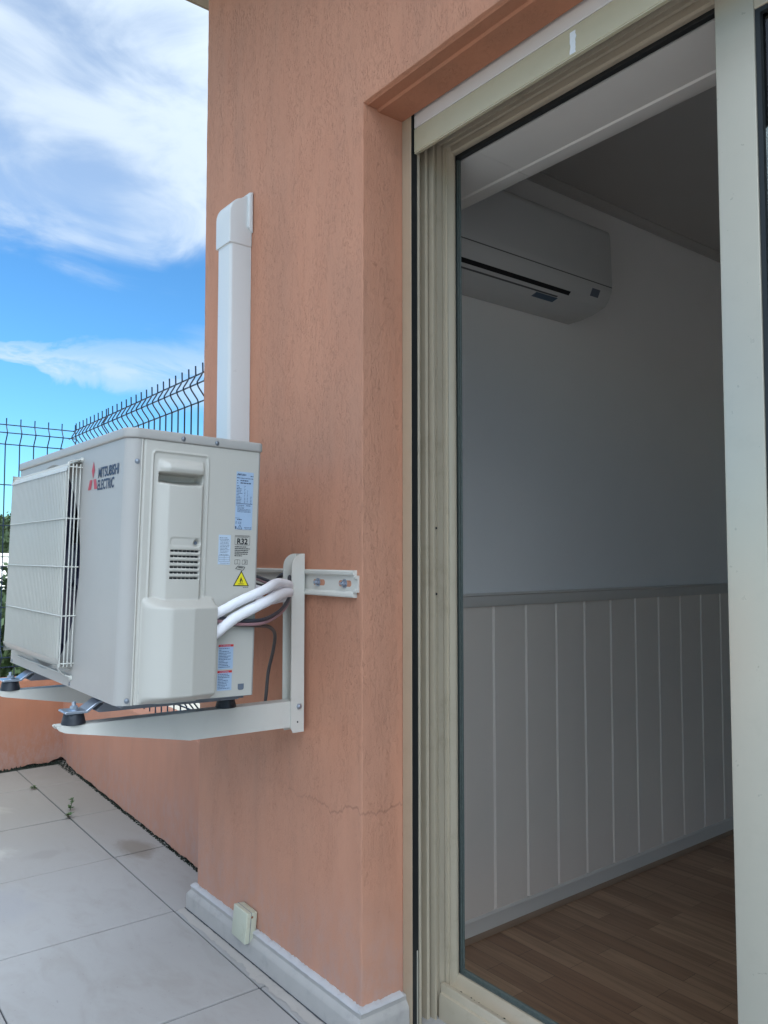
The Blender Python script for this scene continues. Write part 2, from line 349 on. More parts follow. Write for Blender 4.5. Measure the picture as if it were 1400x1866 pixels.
def cyl(bm, c, ax, r0, r1, h, n=20, bev=0, hexa=False):
    """cylinder/cone from point c along vector ax"""
    ax = Vector(ax).normalized(); q = Vector((0, 0, 1)).rotation_difference(ax).to_matrix().to_4x4()
    t = bmesh.new()
    bmesh.ops.create_cone(t, cap_ends=True, segments=n, radius1=r0, radius2=r1, depth=h)
    if bev: 
        e = [e for e in t.edges if abs(e.verts[0].co.z-e.verts[1].co.z) < 1e-6]
        bmesh.ops.bevel(t, geom=e, offset=bev, segments=2, affect='EDGES')
    bmesh.ops.transform(t, matrix=Matrix.Translation(Vector(c)+ax*h/2) @ q, verts=t.verts)
    me = bpy.data.meshes.new('t'); t.to_mesh(me); t.free(); bm.from_mesh(me); bpy.data.meshes.remove(me)
    return bm
def dome(bm, c, ax, r, flat=0.6, n=14):
    ax = Vector(ax).normalized(); q = Vector((0, 0, 1)).rotation_difference(ax).to_matrix().to_4x4()
    t = bmesh.new(); bmesh.ops.create_uvsphere(t, u_segments=n, v_segments=8, radius=r)
    bmesh.ops.transform(t, matrix=Matrix.Translation(Vector(c)) @ q @ Matrix.Diagonal((1, 1, flat, 1)), verts=t.verts)
    me = bpy.data.meshes.new('t'); t.to_mesh(me); t.free(); bm.from_mesh(me); bpy.data.meshes.remove(me)
    return bm
def smooth_path(pts, sub=8):
    P = [Vector(p) for p in pts]; out = []
    for i in range(len(P)-1):
        p0 = P[max(i-1, 0)]; p1 = P[i]; p2 = P[i+1]; p3 = P[min(i+2, len(P)-1)]
        for k in range(sub):
            t = k/sub
            out.append(0.5*((2*p1)+(p2-p0)*t+(2*p0-5*p1+4*p2-p3)*t*t+(3*p1-p0-3*p2+p3)*t**3))
    out.append(P[-1]); return out
def tube(bm, path, r, n=12, wob=0.0, caps=True, rfun=None):
    path = [Vector(p) for p in path]; rings = []
    d = (path[1]-path[0]).normalized()
    nrm = d.cross(Vector((0, 0, 1)))
    if nrm.length < 1e-3: nrm = d.cross(Vector((0, 1, 0)))
    nrm.normalize()
    for i, p in enumerate(path):
        t = ((path[min(i+1, len(path)-1)]-path[max(i-1, 0)])).normalized()
        nrm = (nrm-t*nrm.dot(t)).normalized(); bi = t.cross(nrm)
        rr = r if rfun is None else rfun(i/(len(path)-1))
        ring = []
        for k in range(n):
            a = 2*math.pi*k/n; q = rr*(1+wob*noise.noise(Vector((i*0.35, k*0.9, r*100))))
            ring.append(bm.verts.new(p+nrm*math.cos(a)*q+bi*math.sin(a)*q))
        rings.append(ring)
    for a, b in zip(rings, rings[1:]):
        for k in range(n): bm.faces.new((a[k], a[(k+1) % n], b[(k+1) % n], b[k]))
    if caps: bm.faces.new(rings[0][::-1]); bm.faces.new(rings[-1])
    return bm
def sweep(bm, path, prof, close=False):
    """2D path in xy (left-hand side is outward), prof = [(out, z)...], mitred"""
    P = [Vector((p[0], p[1])) for p in path]; rings = []
    for i, p in enumerate(P):
        dirs = []
        if i > 0: dirs.append((P[i]-P[i-1]).normalized())
        if i < len(P)-1: dirs.append((P[i+1]-P[i]).normalized())
        ns = [Vector((d.y, -d.x)) for d in dirs]
        n = sum(ns, Vector((0, 0))); n.normalize(); k = 1/max(0.3, n.dot(ns[0]))
        rings.append([bm.verts.new((p.x+n.x*k*o, p.y+n.y*k*o, z)) for o, z in prof])
    m = len(prof)
    for a, b in zip(rings, rings[1:]):
        for k in range(m): bm.faces.new((a[k], a[(k+1) % m], b[(k+1) % m], b[k]))
    bm.faces.new(rings[0][::-1]); bm.faces.new(rings[-1])
    return bm
def rrect(x0, x1, y0, y1, rs, n=6):
    """rounded rectangle, radii rs = (x1y0, x1y1, x0y1, x0y0), counterclockwise from x1,y0 corner"""
    cs = [(x1, y0, -90, 1, -1), (x1, y1, 0, 1, 1), (x0, y1, 90, -1, 1), (x0, y0, 180, -1, -1)]
    out = []
    for (x, y, a0, sx_, sy_), r in zip(cs, rs):
        cx, cy = x-sx_*r, y-sy_*r
        for k in range(n+1):
            a = R(a0+90*k/n); out.append((cx+r*math.cos(a), cy+r*math.sin(a)))
    return out
def text_mesh(s, size, mat4, thick=0.0, sx_=1.0, align='LEFT', space=1.0, bold=0.0):
    cu = bpy.data.curves.new('t', 'FONT'); cu.body = s; cu.size = size; cu.align_x = align; cu.extrude = thick
    cu.space_character = space; cu.offset = bold
    o = bpy.data.objects.new('t', cu); C.objects.link(o)
    dg = bpy.context.evaluated_depsgraph_get(); dg.update()
    me = bpy.data.meshes.new_from_object(o.evaluated_get(dg))
    bpy.data.objects.remove(o); bpy.data.curves.remove(cu)
    me.transform(mat4 @ Matrix.Diagonal((sx_, 1, 1, 1)))
    return me
def add_me(bm, me):
    bm.from_mesh(me); bpy.data.meshes.remove(me)

# ================================================================ SETTING
# terrace: grout sheet plus slabs
ZF = -1.02
g = 0.0025
terr = bpy.data.meshes
bm = B()
ang = -0.0135
ca, sa = math.cos(ang), math.sin(ang)
ox, oy = -2.213, 0.973
P = 0.5085
rng = random.Random(3)
for i in range(-5, 18):
    for j in range(-9, 2):
        x0, x1 = (i)*P, (i+1)*P; y0, y1 = (j-1)*P, j*P
        dz = rng.uniform(-0.0006, 0.0006)
        t = Matrix.Translation((ox, oy, 0)) @ Matrix.Rotation(ang, 4, 'Z')
        gx = g*rng.uniform(0.8, 1.2); gy = g*rng.uniform(0.5, 1.1)
        if y1 > 0.3 or True:
            yy1 = y1-gy
            if j == 1:
                yy1 = 0.235
                if x0 + ox > -2.25: yy1 = 0.26
            if x0 < -1.9 - 0.0:   # last column is cut by the parapet
                x0 = max(x0, -1.872)
            box(bm, x0+gx, x1-gx, y0+gy, yy1, ZF-0.008+dz, ZF+dz, 0.0012, 1, t)
tiles = obj('terrace', bm, 'tile', kind='structure')
bm = B(); box(bm, -4.30, 9.2, -4.0, 1.25, ZF-0.12, ZF-0.0035)
obj('terrace_grout', bm, 'grout', kind='structure')

# surrounding ground, lawn, hill
bm = B()
for (x0, x1, y0, y1) in ((-900, 600, -700, 900),):
    vs = [bm.verts.new(v) for v in ((x0, y0, -2.6), (x1, y0, -2.6), (x1, y1, -2.6), (x0, y1, -2.6))]; bm.faces.new(vs)
obj('ground', bm, 'ground', kind='structure')
bm = B()
vs = [bm.verts.new(v) for v in ((-32, -6, -2.55), (-6.5, -6, -2.55), (-6.5, 3.2, -2.55), (-32, 9, -2.55))]; bm.faces.new(vs)
obj('lawn', bm, 'lawn', kind='structure')
bm = B()
nx, ny = 40, 50; grid = []
for i in range(nx+1):
    row = []
    for j in range(ny+1):
        x = -110-220*i/nx; y = -160+420*j/ny
        h = 14*math.sin(min(1, i/nx*1.6)*math.pi/2)*(0.75+0.5*noise.noise(Vector((x*0.012, y*0.012, 0)))) + 1.4*noise.noise(Vector((x*0.07, y*0.07, 3)))
        row.append(bm.verts.new((x, y, -2.62+max(0, h)*min(1, i/4))))
    grid.append(row)
for i in range(nx):
    for j in range(ny): bm.faces.new((grid[i][j], grid[i+1][j], grid[i+1][j+1], grid[i][j+1]))
obj('hill', bm, 'hill', smooth=180, kind='structure')

def leaf_cloud(bm, c, rad, n, size, rng, squash=1.0):
    for _ in range(n):
        v = Vector((rng.gauss(0, 1), rng.gauss(0, 1), rng.gauss(0, 1))).normalized()*rng.random()**0.4
        lump = 1+0.35*noise.noise(v*2.2+Vector(c))
        p = Vector(c)+Vector((v.x*rad*lump, v.y*rad*lump, v.z*rad*squash*lump))
        a = Vector((rng.gauss(0, 1), rng.gauss(0, 1), rng.gauss(0, 1))).normalized(); b_ = a.orthogonal().normalized()
        s = size*rng.uniform(0.6, 1.3)
        vs = [bm.verts.new(p+a*s), bm.verts.new(p+b_*s*0.6), bm.verts.new(p-a*s), bm.verts.new(p-b_*s*0.6)]
        bm.faces.new(vs)
lr = random.Random(11)
def az_pt(deg, dist): return (-dist*math.cos(R(deg)), dist*math.sin(R(deg)))
# trees on the hill (seen through the fence)
k = 0
hill_names = ['broad dark tree on the hill beyond the fence, nearest the unit', 'small round tree on the hilltop beyond the fence', 'low olive tree halfway down the distant hill', 'tall tree on the distant hill at the picture edge']
for (dg, ds, zt, rr) in ((13.4, 150, 4.6, 3.4), (12.0, 165, 5.6, 2.6), (12.5, 120, 1.2, 2.6), (11.2, 140, 3.8, 3.6)):
    x, y = az_pt(dg, ds)
    t = empty('hill_tree', (x, y, zt-3.5), hill_names[k], 'tree', 'trees on the distant hill'); k += 1
    bm = B(); leaf_cloud(bm, (x, y, zt), rr, 900, 0.42, lr, 0.8); obj('crown', bm, 'bush', t)
    bm = B(); cyl(bm, (x, y, zt-4.5), (0, 0, 1), 0.3, 0.15, 4.2, 8); obj('trunk', bm, 'bark', t)
# hedges behind the fence
k = 0
hn = ['dark green shrub behind the fence, left of the outdoor unit', 'dark shrub behind the fence at the left picture edge', 'brown dry shrub low behind the fence']
for (dg, ds, z, rr) in ((13.2, 12, -1.35, 1.0), (10.0, 12, -1.3, 1.1), (16.5, 12.5, -1.3, 1.1)):
    x, y = az_pt(dg, ds)
    t = empty('garden_shrub', (x, y, -2.55), hn[k], 'shrub', 'shrubs in the garden beyond the fence'); k += 1
    bm = B(); leaf_cloud(bm, (x, y, z), rr, 2600, 0.07, lr, 1.1); obj('crown', bm, 'bush', t)
    bm = B()
    for q in range(5): cyl(bm, (x, y, -2.55), (lr.gauss(0, .3), lr.gauss(0, .3), 1), 0.04, 0.01, 1.3, 6)
    obj('stem', bm, 'bark', t)
bm = B(); box(bm, -22.2, -22.0, -8, 14, -2.6, -0.02)
box(bm, -22.25, -21.95, -8, 14, -0.02, 0.05)
tag(obj('garden_wall', bm, 'outwall'), 'pale garden wall with flat coping, far beyond the fence', 'wall')
bm = B()
x, y = az_pt(12.9, 175)
hs = empty('hillside_house', (x, y, -2), 'tiny house with red tiled roof on the distant hill', 'house')
bm = B(); box(bm, x-4, x+4, y-4, y+4, 1.5, 5.0); obj('wall', bm, 'outwall', hs)
bm = B(); prism(bm, [(y-4.6, 5.0), (y+4.6, 5.0), (y, 7.0)], 0, x-4.5, x+4.5); obj('roof', bm, simple('roof_tile_red', (0.42, 0.13, 0.07), 0.8, 0.2, 2), hs)

# ---------------------------------------------------------------- parapets and fences
def wallgrid(name, p0, p1, z0, z1, thick, mat, jag, label, hole=False, seed=1):
    """parapet from p0 to p1 (xy, inner face), thickness away from the terrace, with a ragged foot"""
    a = Vector((*p0, 0)); b = Vector((*p1, 0)); d = (b-a); ln = d.length; d.normalize(); n = Vector((-d.y, d.x, 0))
    bm = B(); N = int(ln/0.012); rings = []
    rg = random.Random(seed)
    for i in range(N+1):
        s = ln*i/N; q = a+d*s
        j = jag*(0.6+0.9*noise.noise(Vector((s*9, seed, 0)))+0.5*noise.noise(Vector((s*40, seed, 2))))
        if hole: j += 0.022*math.exp(-((s-hole)/0.075)**4)*(0.8+0.4*noise.noise(Vector((s*60, 5, 1))))
        zz = z0+max(0.001, j)
        e = 0.001*noise.noise(Vector((s*6, 9, seed)))
        pr = [(0.06, zz), (0.0, zz), (0.0+e, zz+0.1), (e, z1-0.012), (0.004, z1-0.003), (0.012, z1), (thick-0.012, z1), (thick, z1-0.01), (thick, z0-0.3)]
        rings.append([bm.verts.new(q+n*o+Vector((0, 0, z))) for o, z in pr])
    for r0, r1 in zip(rings, rings[1:]):
        for k in range(len(r0)-1): bm.faces.new((r0[k], r1[k], r1[k+1], r0[k+1]))
    bm.faces.new(rings[0]); bm.faces.new(rings[-1][::-1])
    o = obj(name, bm, mat, smooth=35); return tag(o, label, 'wall')
LW = ((-4.135, 1.216), (-2.08, 1.145))
wallgrid('parapet_wall', (-4.135, 1.216), (-2.19, 1.148), ZF, -0.612, 0.16, 'stucco_low', 0.008, 'low terracotta parapet under the outdoor unit, running from the pillar to the corner', hole=0.03, seed=2)
wallgrid('parapet_wall', (-3.742, -7.2), (-4.125, 1.29), ZF, -0.600, 0.16, 'stucco_left_and_shade', 0.011, 'low terracotta parapet at the far left end of the terrace', hole=8.44, seed=5)
# debris and moss packed in the gap under the walls
bm = B()
dd = Vector((LW[1][0]-LW[0][0], LW[1][1]-LW[0][1], 0)); ln = dd.length; dd.normalize(); nn_ = Vector((-dd.y, dd.x, 0))
for k in range(2600):
    s = lr.random()**1.0*(ln-0.15); p = Vector((LW[0][0], LW[0][1], ZF))+dd*s+nn_*lr.uniform(-0.012 if s > 0.3 else -0.03, 0.006)
    h = 0.004+0.012*max(0, noise.noise(Vector((s*7, 1, 1))))*lr.random()
    a = lr.random()*6.28; r_ = lr.uniform(0.002, 0.006)
    vs = [bm.verts.new(p+Vector((math.cos(a)*r_, math.sin(a)*r_, 0.0005))), bm.verts.new(p+Vector((math.cos(a+2)*r_, math.sin(a+2)*r_, 0.0005))), bm.verts.new(p+Vector((0, 0, h)))]
    bm.faces.new(vs)
tag(obj('moss', bm, 'moss'), 'dark moss and grit in the joint at the foot of the low wall', 'moss', kind='stuff')
bm = B()
box(bm, -4.13, -4.085, -0.2, 1.19, ZF-0.003, ZF+0.002)
for k in range(900):
    y = lr.uniform(-0.2, 1.19); p = Vector((-4.105+lr.gauss(0, 0.012), y, ZF+0.001)); a = lr.random()*6.28; r_ = lr.uniform(0.003, 0.009)
    vs = [bm.verts.new(p+Vector((math.cos(a)*r_, math.sin(a)*r_, 0.001))), bm.verts.new(p+Vector((math.cos(a+2)*r_, math.sin(a+2)*r_, 0.001))), bm.verts.new(p+Vector((0, 0, lr.uniform(0.003, 0.016))))]
    bm.faces.new(vs)
tag(obj('dirt', bm, 'moss'), 'black dirt along the foot of the left parapet', 'dirt', kind='stuff')

def fence(name, p0, p1, sign, pitch, start, label, doubles=()):
    """welded mesh fence; sign*normal is towards the terrace"""
    a = Vector((*p0, 0)); b = Vector((*p1, 0)); d = b-a; ln = d.length; d.normalize(); n = Vector((-d.y, d.x, 0))*sign
    zb, ztop = -0.615, 0.672
    f = empty(name, (a.x, a.y, zb), label, 'fence', 'mesh fence panels on the parapets')
    prof = [(0.012, ztop), (0.011, 0.640), (0.016, 0.628), (0.031, 0.603), (0.032, 0.596), (0.026, 0.583), (0.003, 0.552), (0, 0.54), (0, -0.44), (0.003, -0.452), (0.030, -0.487), (0.030, -0.50), (0.003, -0.535), (0, -0.548), (0, zb)]
    bm = B(); s = start; ss = []
    while s < ln: ss.append(s); s += pitch
    ss += list(doubles)
    for s in ss:
        q = a+d*s
        tube(bm, [q+n*o+Vector((0, 0, z)) for o, z in prof], 0.0029, 6)
    obj('vertical_wires', bm, 'fence', f, smooth=60)
    bm = B()
    for z, o in ((0.640, 0.006), (0.598, 0.026), (0.545, -0.005), (0.345, -0.005), (0.145, -0.005), (-0.055, -0.005), (-0.255, -0.005), (-0.445, -0.005), (-0.495, 0.025), (-0.545, -0.005)):
        tube(bm, [a+n*o+Vector((0, 0, z)), b+n*o+Vector((0, 0, z))], 0.0029, 6)
    obj('horizontal_wires', bm, 'fence', f, smooth=60)
    return f
fence('mesh_fence', (-4.215, 1.268), (-3.62, 1.247), -1, 0.0625, 0.075, 'dark welded mesh fence panel on the low wall, next to the corner')
fence('mesh_fence', (-3.615, 1.247), (-2.20, 1.198), -1, 0.0625, 0.003, 'dark welded mesh fence panel on the low wall, ending at the pillar')
fence('mesh_fence', (-4.06, -2.7), (-4.213, 1.270), -1, 0.0665, 3.97-0.0665*59+0.0, 'dark welded mesh fence panel on the parapet at the far left')

# ================================================================ HOUSE
house = empty('house', (-1.0, 1.03, ZF), 'terracotta stucco house front with pillar and large sliding door opening', 'house')
# facade: pillar + lintel in one L-shaped slab
XA, XL = -1.386, -2.185
def jitter(t, amp, sc):
    for v in t.verts:
        c = v.co
        v.co = c+Vector((noise.noise(c*sc), noise.noise(c*sc+Vector((7, 0, 0))), noise.noise(c*sc+Vector((0, 9, 0)))))*amp
t = bmesh.new()
outl = [(XL, ZF-0.1), (XA, ZF-0.1), (XA, 1.012), (2.70, 1.012), (2.70, ZF-0.1), (3.2, ZF-0.1), (3.2, 1.74), (XL, 1.74)]  # opening widened beyond the view so more daylight reaches the room
v0 = [t.verts.new((x, 1.03, z)) for x, z in outl]; v1 = [t.verts.new((x, 1.141, z)) for x, z in outl]; n = len(outl)
t.faces.new(v0); t.faces.new(v1[::-1])
for i in range(n): t.faces.new((v0[i], v0[(i+1) % n], v1[(i+1) % n], v1[i]))
bmesh.ops.recalc_face_normals(t, faces=t.faces)
for k in range(0, 140):
    z = -1.05+k*0.02
    bmesh.ops.bisect_plane(t, geom=t.verts[:]+t.edges[:]+t.faces[:], plane_co=(0, 0, z), plane_no=(0, 0, 1))
for k in range(0, 120):
    x = -2.16+k*0.02+0.003
    bmesh.ops.bisect_plane(t, geom=t.verts[:]+t.edges[:]+t.faces[:], plane_co=(x, 0, 0), plane_no=(1, 0, 0))
bmesh.ops.remove_doubles(t, verts=t.verts, dist=1e-5)
es = [e for e in t.edges if all(abs(v.co.y-1.03) < 1e-4 for v in e.verts) and len(e.link_faces) == 2 and e.calc_face_angle(0) > 0.5]
bmesh.ops.bevel(t, geom=es, offset=0.003, segments=2, affect='EDGES', profile=0.5)
for v in t.verts:
    c = v.co
    edge = (abs(c.x-XL) < 0.006 or abs(c.x-XA) < 0.006 or (abs(c.z-1.012) < 0.008 and c.x > XA-0.01)) and c.y < 1.04
    if edge:
        v.co.x += 0.0016*noise.noise(Vector((c.z*25, 1, c.x*2)))+0.001*noise.noise(Vector((c.z*90, 1, c.x*2)))
        v.co.z += 0.0014*noise.noise(Vector((c.x*25, 4, 2))) if abs(c.z-1.012) < 0.008 else 0
obj('facade_wall', t, 'stucco', house, smooth=40)
# drip step under the lintel and core of the wall
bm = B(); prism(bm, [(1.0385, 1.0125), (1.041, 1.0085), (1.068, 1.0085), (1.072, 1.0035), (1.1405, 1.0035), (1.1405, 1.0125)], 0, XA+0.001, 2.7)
obj('lintel_soffit', bm, 'stucco_left_and_shade', house)  # browner stucco puts the underside's shade into its colour
bm = B()
box(bm, XL, XA-0.0005, 1.1415, 1.302, ZF-0.1, 1.74)
box(bm, XL, -2.08, 1.303, 6.31, -1.4, 1.74)
box(bm, 2.7, 3.2, 1.1415, 1.302, ZF-0.1, 1.74)
box(bm, XA, 2.7, 1.18, 1.302, 1.031, 1.74)
box(bm, XL, 3.2, 6.311, 6.5, -1.4, 1.74)
box(bm, 3.0, 3.2, 1.303, 6.31, -1.4, 1.74)
obj('core_wall', bm, 'stucco_low', house)
bm = B()
box(bm, -2.27, 3.4, 0.55, 6.8, 1.742, 1.80)
prism(bm, [(0.55, 1.801), (6.5, 1.801), (6.5, 3.6), (3.8, 3.9)], 0, -2.27, 3.4)  # unseen roof body above the eave, raised to keep the terrace shaded
rf = obj('roof', bm, 'roof', house)
bm = B(); tube(bm, [(-2.30, 0.60, 1.80), (-2.30, 6.4, 1.80)], 0.035, 10); obj('gutter', bm, simple('gutter_brown', (0.16, 0.10, 0.05), 0.5, 0.2, 9), rf, smooth=60)

# skirting
bm = B()
pr = [(0, ZF-0.005), (0.024, ZF-0.005), (0.023, -0.982), (0.022, -0.976), (0.0165, -0.969), (0.013, -0.9655), (0.0125, -0.957), (0.010, -0.9545), (0, -0.9535)]
sweep(bm, [(-2.185, 1.145), (-2.185, 1.03), (XA, 1.03), (XA, 1.141)], pr)
sk = obj('skirting', bm, 'skirt', house, smooth=30)
bm = B()
path = []
for k in range(161):
    x = -2.199+k*(0.815/160); path.append((x, 1.016))
path += [(XA+0.0145, 1.016+0.0006*q) for q in range(3, 200, 6)]
rows = []
for i, (x, y) in enumerate(path):
    w1 = 0.0025+0.002*noise.noise(Vector((i*0.25, 0, 0))); w2 = 0.0045+0.0035*noise.noise(Vector((i*0.9, 3, 0)))+0.002*noise.noise(Vector((i*0.17, 3, 5)))
    front = i <= 160
    def pt(o, z): return (x, y-o, z) if front else (x+o, y, z)
    rows.append([bm.verts.new(pt(*q)) for q in ((w1*0.6, -0.9545), (w1*0.4, -0.9535), (-0.010, -0.9535+w2), (-0.0155, -0.9535+w2*1.1))])
for a, b in zip(rows, rows[1:]):
    for k in range(3): bm.faces.new((a[k], a[k+1], b[k+1], b[k]))
obj('mortar_cap', bm, 'mortar', house, smooth=60)
# mortar smeared along the floor joint, with a dark crack against the skirting
bm = B(); rows = []
for k in range(201):
    x = -2.21+0.86*k/200; w = 0.024+0.010*noise.noise(Vector((x*14, 0, 0)))+0.006*noise.noise(Vector((x*60, 0, 0)))
    if x > -1.80: w *= 1.15
    rows.append([bm.verts.new((x, 1.0045-0.0015*(noise.noise(Vector((x*50, 2, 0)))+0.6), ZF+0.0016)), bm.verts.new((x, 1.0045-w*0.6, ZF+0.002)), bm.verts.new((x, 1.0045-w, ZF+0.0009))])
for a, b in zip(rows, rows[1:]):
    for q in range(2): bm.faces.new((a[q], a[q+1], b[q+1], b[q]))
obj('mortar_smear', bm, 'skirt', house, smooth=60)
bm = B(); rows = []
for k in range(201):
    x = -2.21+0.84*k/200; w = 0.0030+0.0022*noise.noise(Vector((x*30, 7, 0)))+0.0015*noise.noise(Vector((x*120, 7, 0)))
    rows.append([bm.verts.new((x, 1.0075, ZF+0.0028)), bm.verts.new((x, 1.0055-max(0.0003, w), ZF+0.0028))])
for a, b in zip(rows, rows[1:]): bm.faces.new((a[0], a[1], b[1], b[0]))
obj('floor_crack', bm, 'grout', house)

# shutter guide rail + shutter
bm = B()
box(bm, XA+0.0005, -1.354, 1.1418, 1.1432, ZF, 1.05, 0.0004, 1)
box(bm, XA+0.0005, -1.378, 1.1433, 1.162, ZF, 1.03)
gr_ = obj('guide_rail', bm, 'rail_tan', house)
bm = B(); box(bm, -1.3775, -1.3562, 1.1434, 1.1618, ZF, 1.03); obj('slot_shadow_fill', bm, 'seal', gr_)  # black fill stands in for the shadow deep in the guide slot
bm = B(); box(bm, -1.3560, -1.3545, 1.1565, 1.1590, ZF, -0.86); obj('slot_seal', bm, 'leaf_al', gr_)
bm = B(); box(bm, -1.3525, 2.65, 1.1495, 1.1605, 0.9215, 0.9755, 0.0015)
box(bm, -1.3525, 2.65, 1.151, 1.159, 0.9185, 0.9212)
sh = obj('shutter_end_slat', bm, 'slat_beige', house)
bm = B()
for k in range(3): box(bm, -1.3525, 2.65, 1.1495, 1.1605, 0.9768+k*0.045, 1.0205+k*0.045, 0.002)
obj('shutter_slats', bm, 'slat_white', house)
bm = B(); rows = []
for k in range(15):
    z = 0.924+0.042*k/14
    rows.append([bm.verts.new((-0.906+0.002*noise.noise(Vector((z*90, 0, 0))), 1.1491, z)), bm.verts.new((-0.893+0.003*noise.noise(Vector((z*120, 5, 0))), 1.1491, z))])
for a, b in zip(rows, rows[1:]): bm.faces.new((a[0], a[1], b[1], b[0]))
obj('glue_residue', bm, simple('glue_residue', (0.72, 0.72, 0.72), 0.7, 0.12, 120), sh)

# sliding door frame: left jamb, head, sill
def jamb_profile(x):  # (x, y)
    X = lambda d: x+d
    return [(XA+0.0008, 1.1625), (X(0.0), 1.1625), (X(0.0012), 1.165), (X(0), 1.1685), (X(-0.028), 1.1695), (X(-0.028), 1.174), (X(-0.028), 1.190), (X(-0.008), 1.1910), (X(-0.007), 1.198), (X(-0.024), 1.1985), (X(-0.024), 1.2040),
            (X(0.005), 1.2045), (X(0.005), 1.2085), (X(-0.006), 1.2095), (X(-0.007), 1.222), (X(-0.002), 1.2235), (X(-0.002), 1.238), (X(-0.006), 1.2385), (X(-0.006), 1.2405), (X(-0.001), 1.241), (X(-0.001), 1.250), (X(0.003), 1.2505), (X(0.003), 1.2535), (X(0.000), 1.2540), (X(0.002), 1.258), (X(0.0055), 1.268), (X(0.0065), 1.273), (X(0.004), 1.277), (X(-0.003), 1.279), (X(-0.012), 1.2795),
            (X(-0.012), 1.301), (XA+0.0008, 1.301)]
bm = B(); prism(bm, jamb_profile(-1.354), 2, -1.03, 1.03)
fr = obj('door_frame', bm, 'champagne', house, smooth=50)
bm = B(); box(bm, -1.3655, -1.358, 1.2800, 1.2865, -0.96, 0.955); obj('gasket', bm, 'seal', fr)
bm = B(); box(bm, -1.3655, -1.3530, 1.2870, 1.2910, -0.955, 0.950, 0.001); box(bm, -1.3655, -1.3500, 1.2915, 1.2960, -0.955, 0.950, 0.001)
obj('brush_strip', bm, 'seal_green', fr)
for z in (0.062, -0.088):
    bm = B(); cyl(bm, (-1.3561, 1.216, z), (1, 0, 0), 0.0032, 0.0028, 0.0022, 12); obj('screw', bm, 'seal', fr)
bm = B()
hp = [(1.1625, 1.03), (1.1625, 1.029), (1.2235, 1.029), (1.2240, 0.968), (1.2265, 0.962), (1.2310, 0.962), (1.2325, 0.974), (1.2420, 0.974), (1.2435, 0.963), (1.2500, 0.962), (1.2515, 0.974), (1.2615, 0.974), (1.2630, 0.957), (1.2690, 0.954), (1.279, 0.954), (1.280, 0.966), (1.300, 0.966), (1.300, 1.03)]
prism(bm, hp, 0, -1.3525, 2.65)
hd = obj('door_head', bm, 'champagne', fr)
bm = B(); box(bm, -1.3525, 2.65, 1.1630, 1.2230, 1.0275, 1.0285); obj('track_slot_shade', bm, 'seal', fr)  # black sheet paints in the darkness of the open shutter slot
bm = B(); box(bm, -1.3655, 2.65, 1.2810, 1.2955, 0.947, 0.9655, 0.001); obj('head_gasket', bm, 'seal', fr)
bm = B()
spf = [(1.2235, -1.03), (1.2235, -0.953), (1.2265, -0.949), (1.234, -0.949), (1.2365, -0.953), (1.238, -0.962), (1.246, -0.967), (1.258, -0.966), (1.266, -0.958), (1.270, -0.949), (1.2745, -0.944), (1.279, -0.944), (1.2795, -1.03)]
spf2 = [(1.219, -1.03), (1.219, -0.972), (1.2195, -0.966), (1.2234, -0.965), (1.2234, -1.03)]
prism(bm, spf, 0, -1.353, 2.65)
prism(bm, [(1.2150, -1.03), (1.2150, -0.978), (1.218, -0.9675), (1.2233, -0.966), (1.2233, -1.03)], 0, -1.3495, 2.65)
sl = obj('door_sill', bm, 'champagne', fr, smooth=40)
bm = B(); box(bm, -1.3525, 2.65, 1.2797, 1.2865, -0.96, -0.945); box(bm, -1.3525, 2.65, 1.2870, 1.2955, -0.96, -0.938, 0.001)
obj('sill_gasket', bm, 'seal_green', fr)
bm = B()
for k in range(60):
    x = -1.345+lr.random()**1.6*0.16; y = 1.250+lr.gauss(0, 0.005)
    dome(bm, (x, y, -0.9665), (0, 0, 1), lr.uniform(0.001, 0.0042), 0.35, 7)
tag(obj('grime', bm, 'moss', fr), kind='stuff')
# threshold slab
bm = B(); prism(bm, rrect(-1.300, 2.65, 1.10, 1.206, (0.002, 0.002, 0.03, 0.03), 8), 2, ZF-0.002, -1.006, 0.002)
obj('threshold', bm, 'skirt', fr, smooth=40)

# sliding leaf (open, stopped at the right)
door = empty('sliding_door', (0.2, 1.243, -0.95), 'sliding glass door leaf in pale aluminium, slid open to the right', 'door')
DX0, DX1 = -0.668, 0.95
bm = B(); box(bm, DX0, DX0+0.066, 1.228, 1.258, -0.962, 0.936, 0.0018, 3); box(bm, DX0+0.004, DX0+0.01, 1.2581, 1.266, -0.94, 0.92)
obj('stile', bm, 'leaf_al', door, smooth=40)
bm = B(); box(bm, DX1-0.066, DX1, 1.228, 1.258, -0.962, 0.936, 0.0018, 3); obj('stile', bm, 'leaf_al', door, smooth=40)
bm = B(); box(bm, DX0+0.0665, DX1-0.0665, 1.2285, 1.2575, 0.877, 0.936, 0.0012, 2); obj('rail', bm, 'champagne', door)
bm = B(); box(bm, DX0+0.0665, DX1-0.0665, 1.2285, 1.2575, -0.962, -0.88, 0.0012, 2); obj('rail', bm, 'champagne', door)
bm = B()
gx0, gx1, gz0, gz1 = DX0+0.0667, DX1-0.0667, -0.8795, 0.8765
box(bm, gx0, gx0+0.008, 1.231, 1.255, gz0, gz1); box(bm, gx1-0.008, gx1, 1.231, 1.255, gz0, gz1)
box(bm, gx0+0.0081, gx1-0.0081, 1.231, 1.255, gz1-0.008, gz1); box(bm, gx0+0.0081, gx1-0.0081, 1.231, 1.255, gz0, gz0+0.008)
obj('glass_gasket', bm, 'seal', door)
bm = B(); box(bm, gx0+0.0082, gx1-0.0082, 1.240, 1.246, gz0+0.0081, gz1-0.0081); obj('glass', bm, 'glass', door)
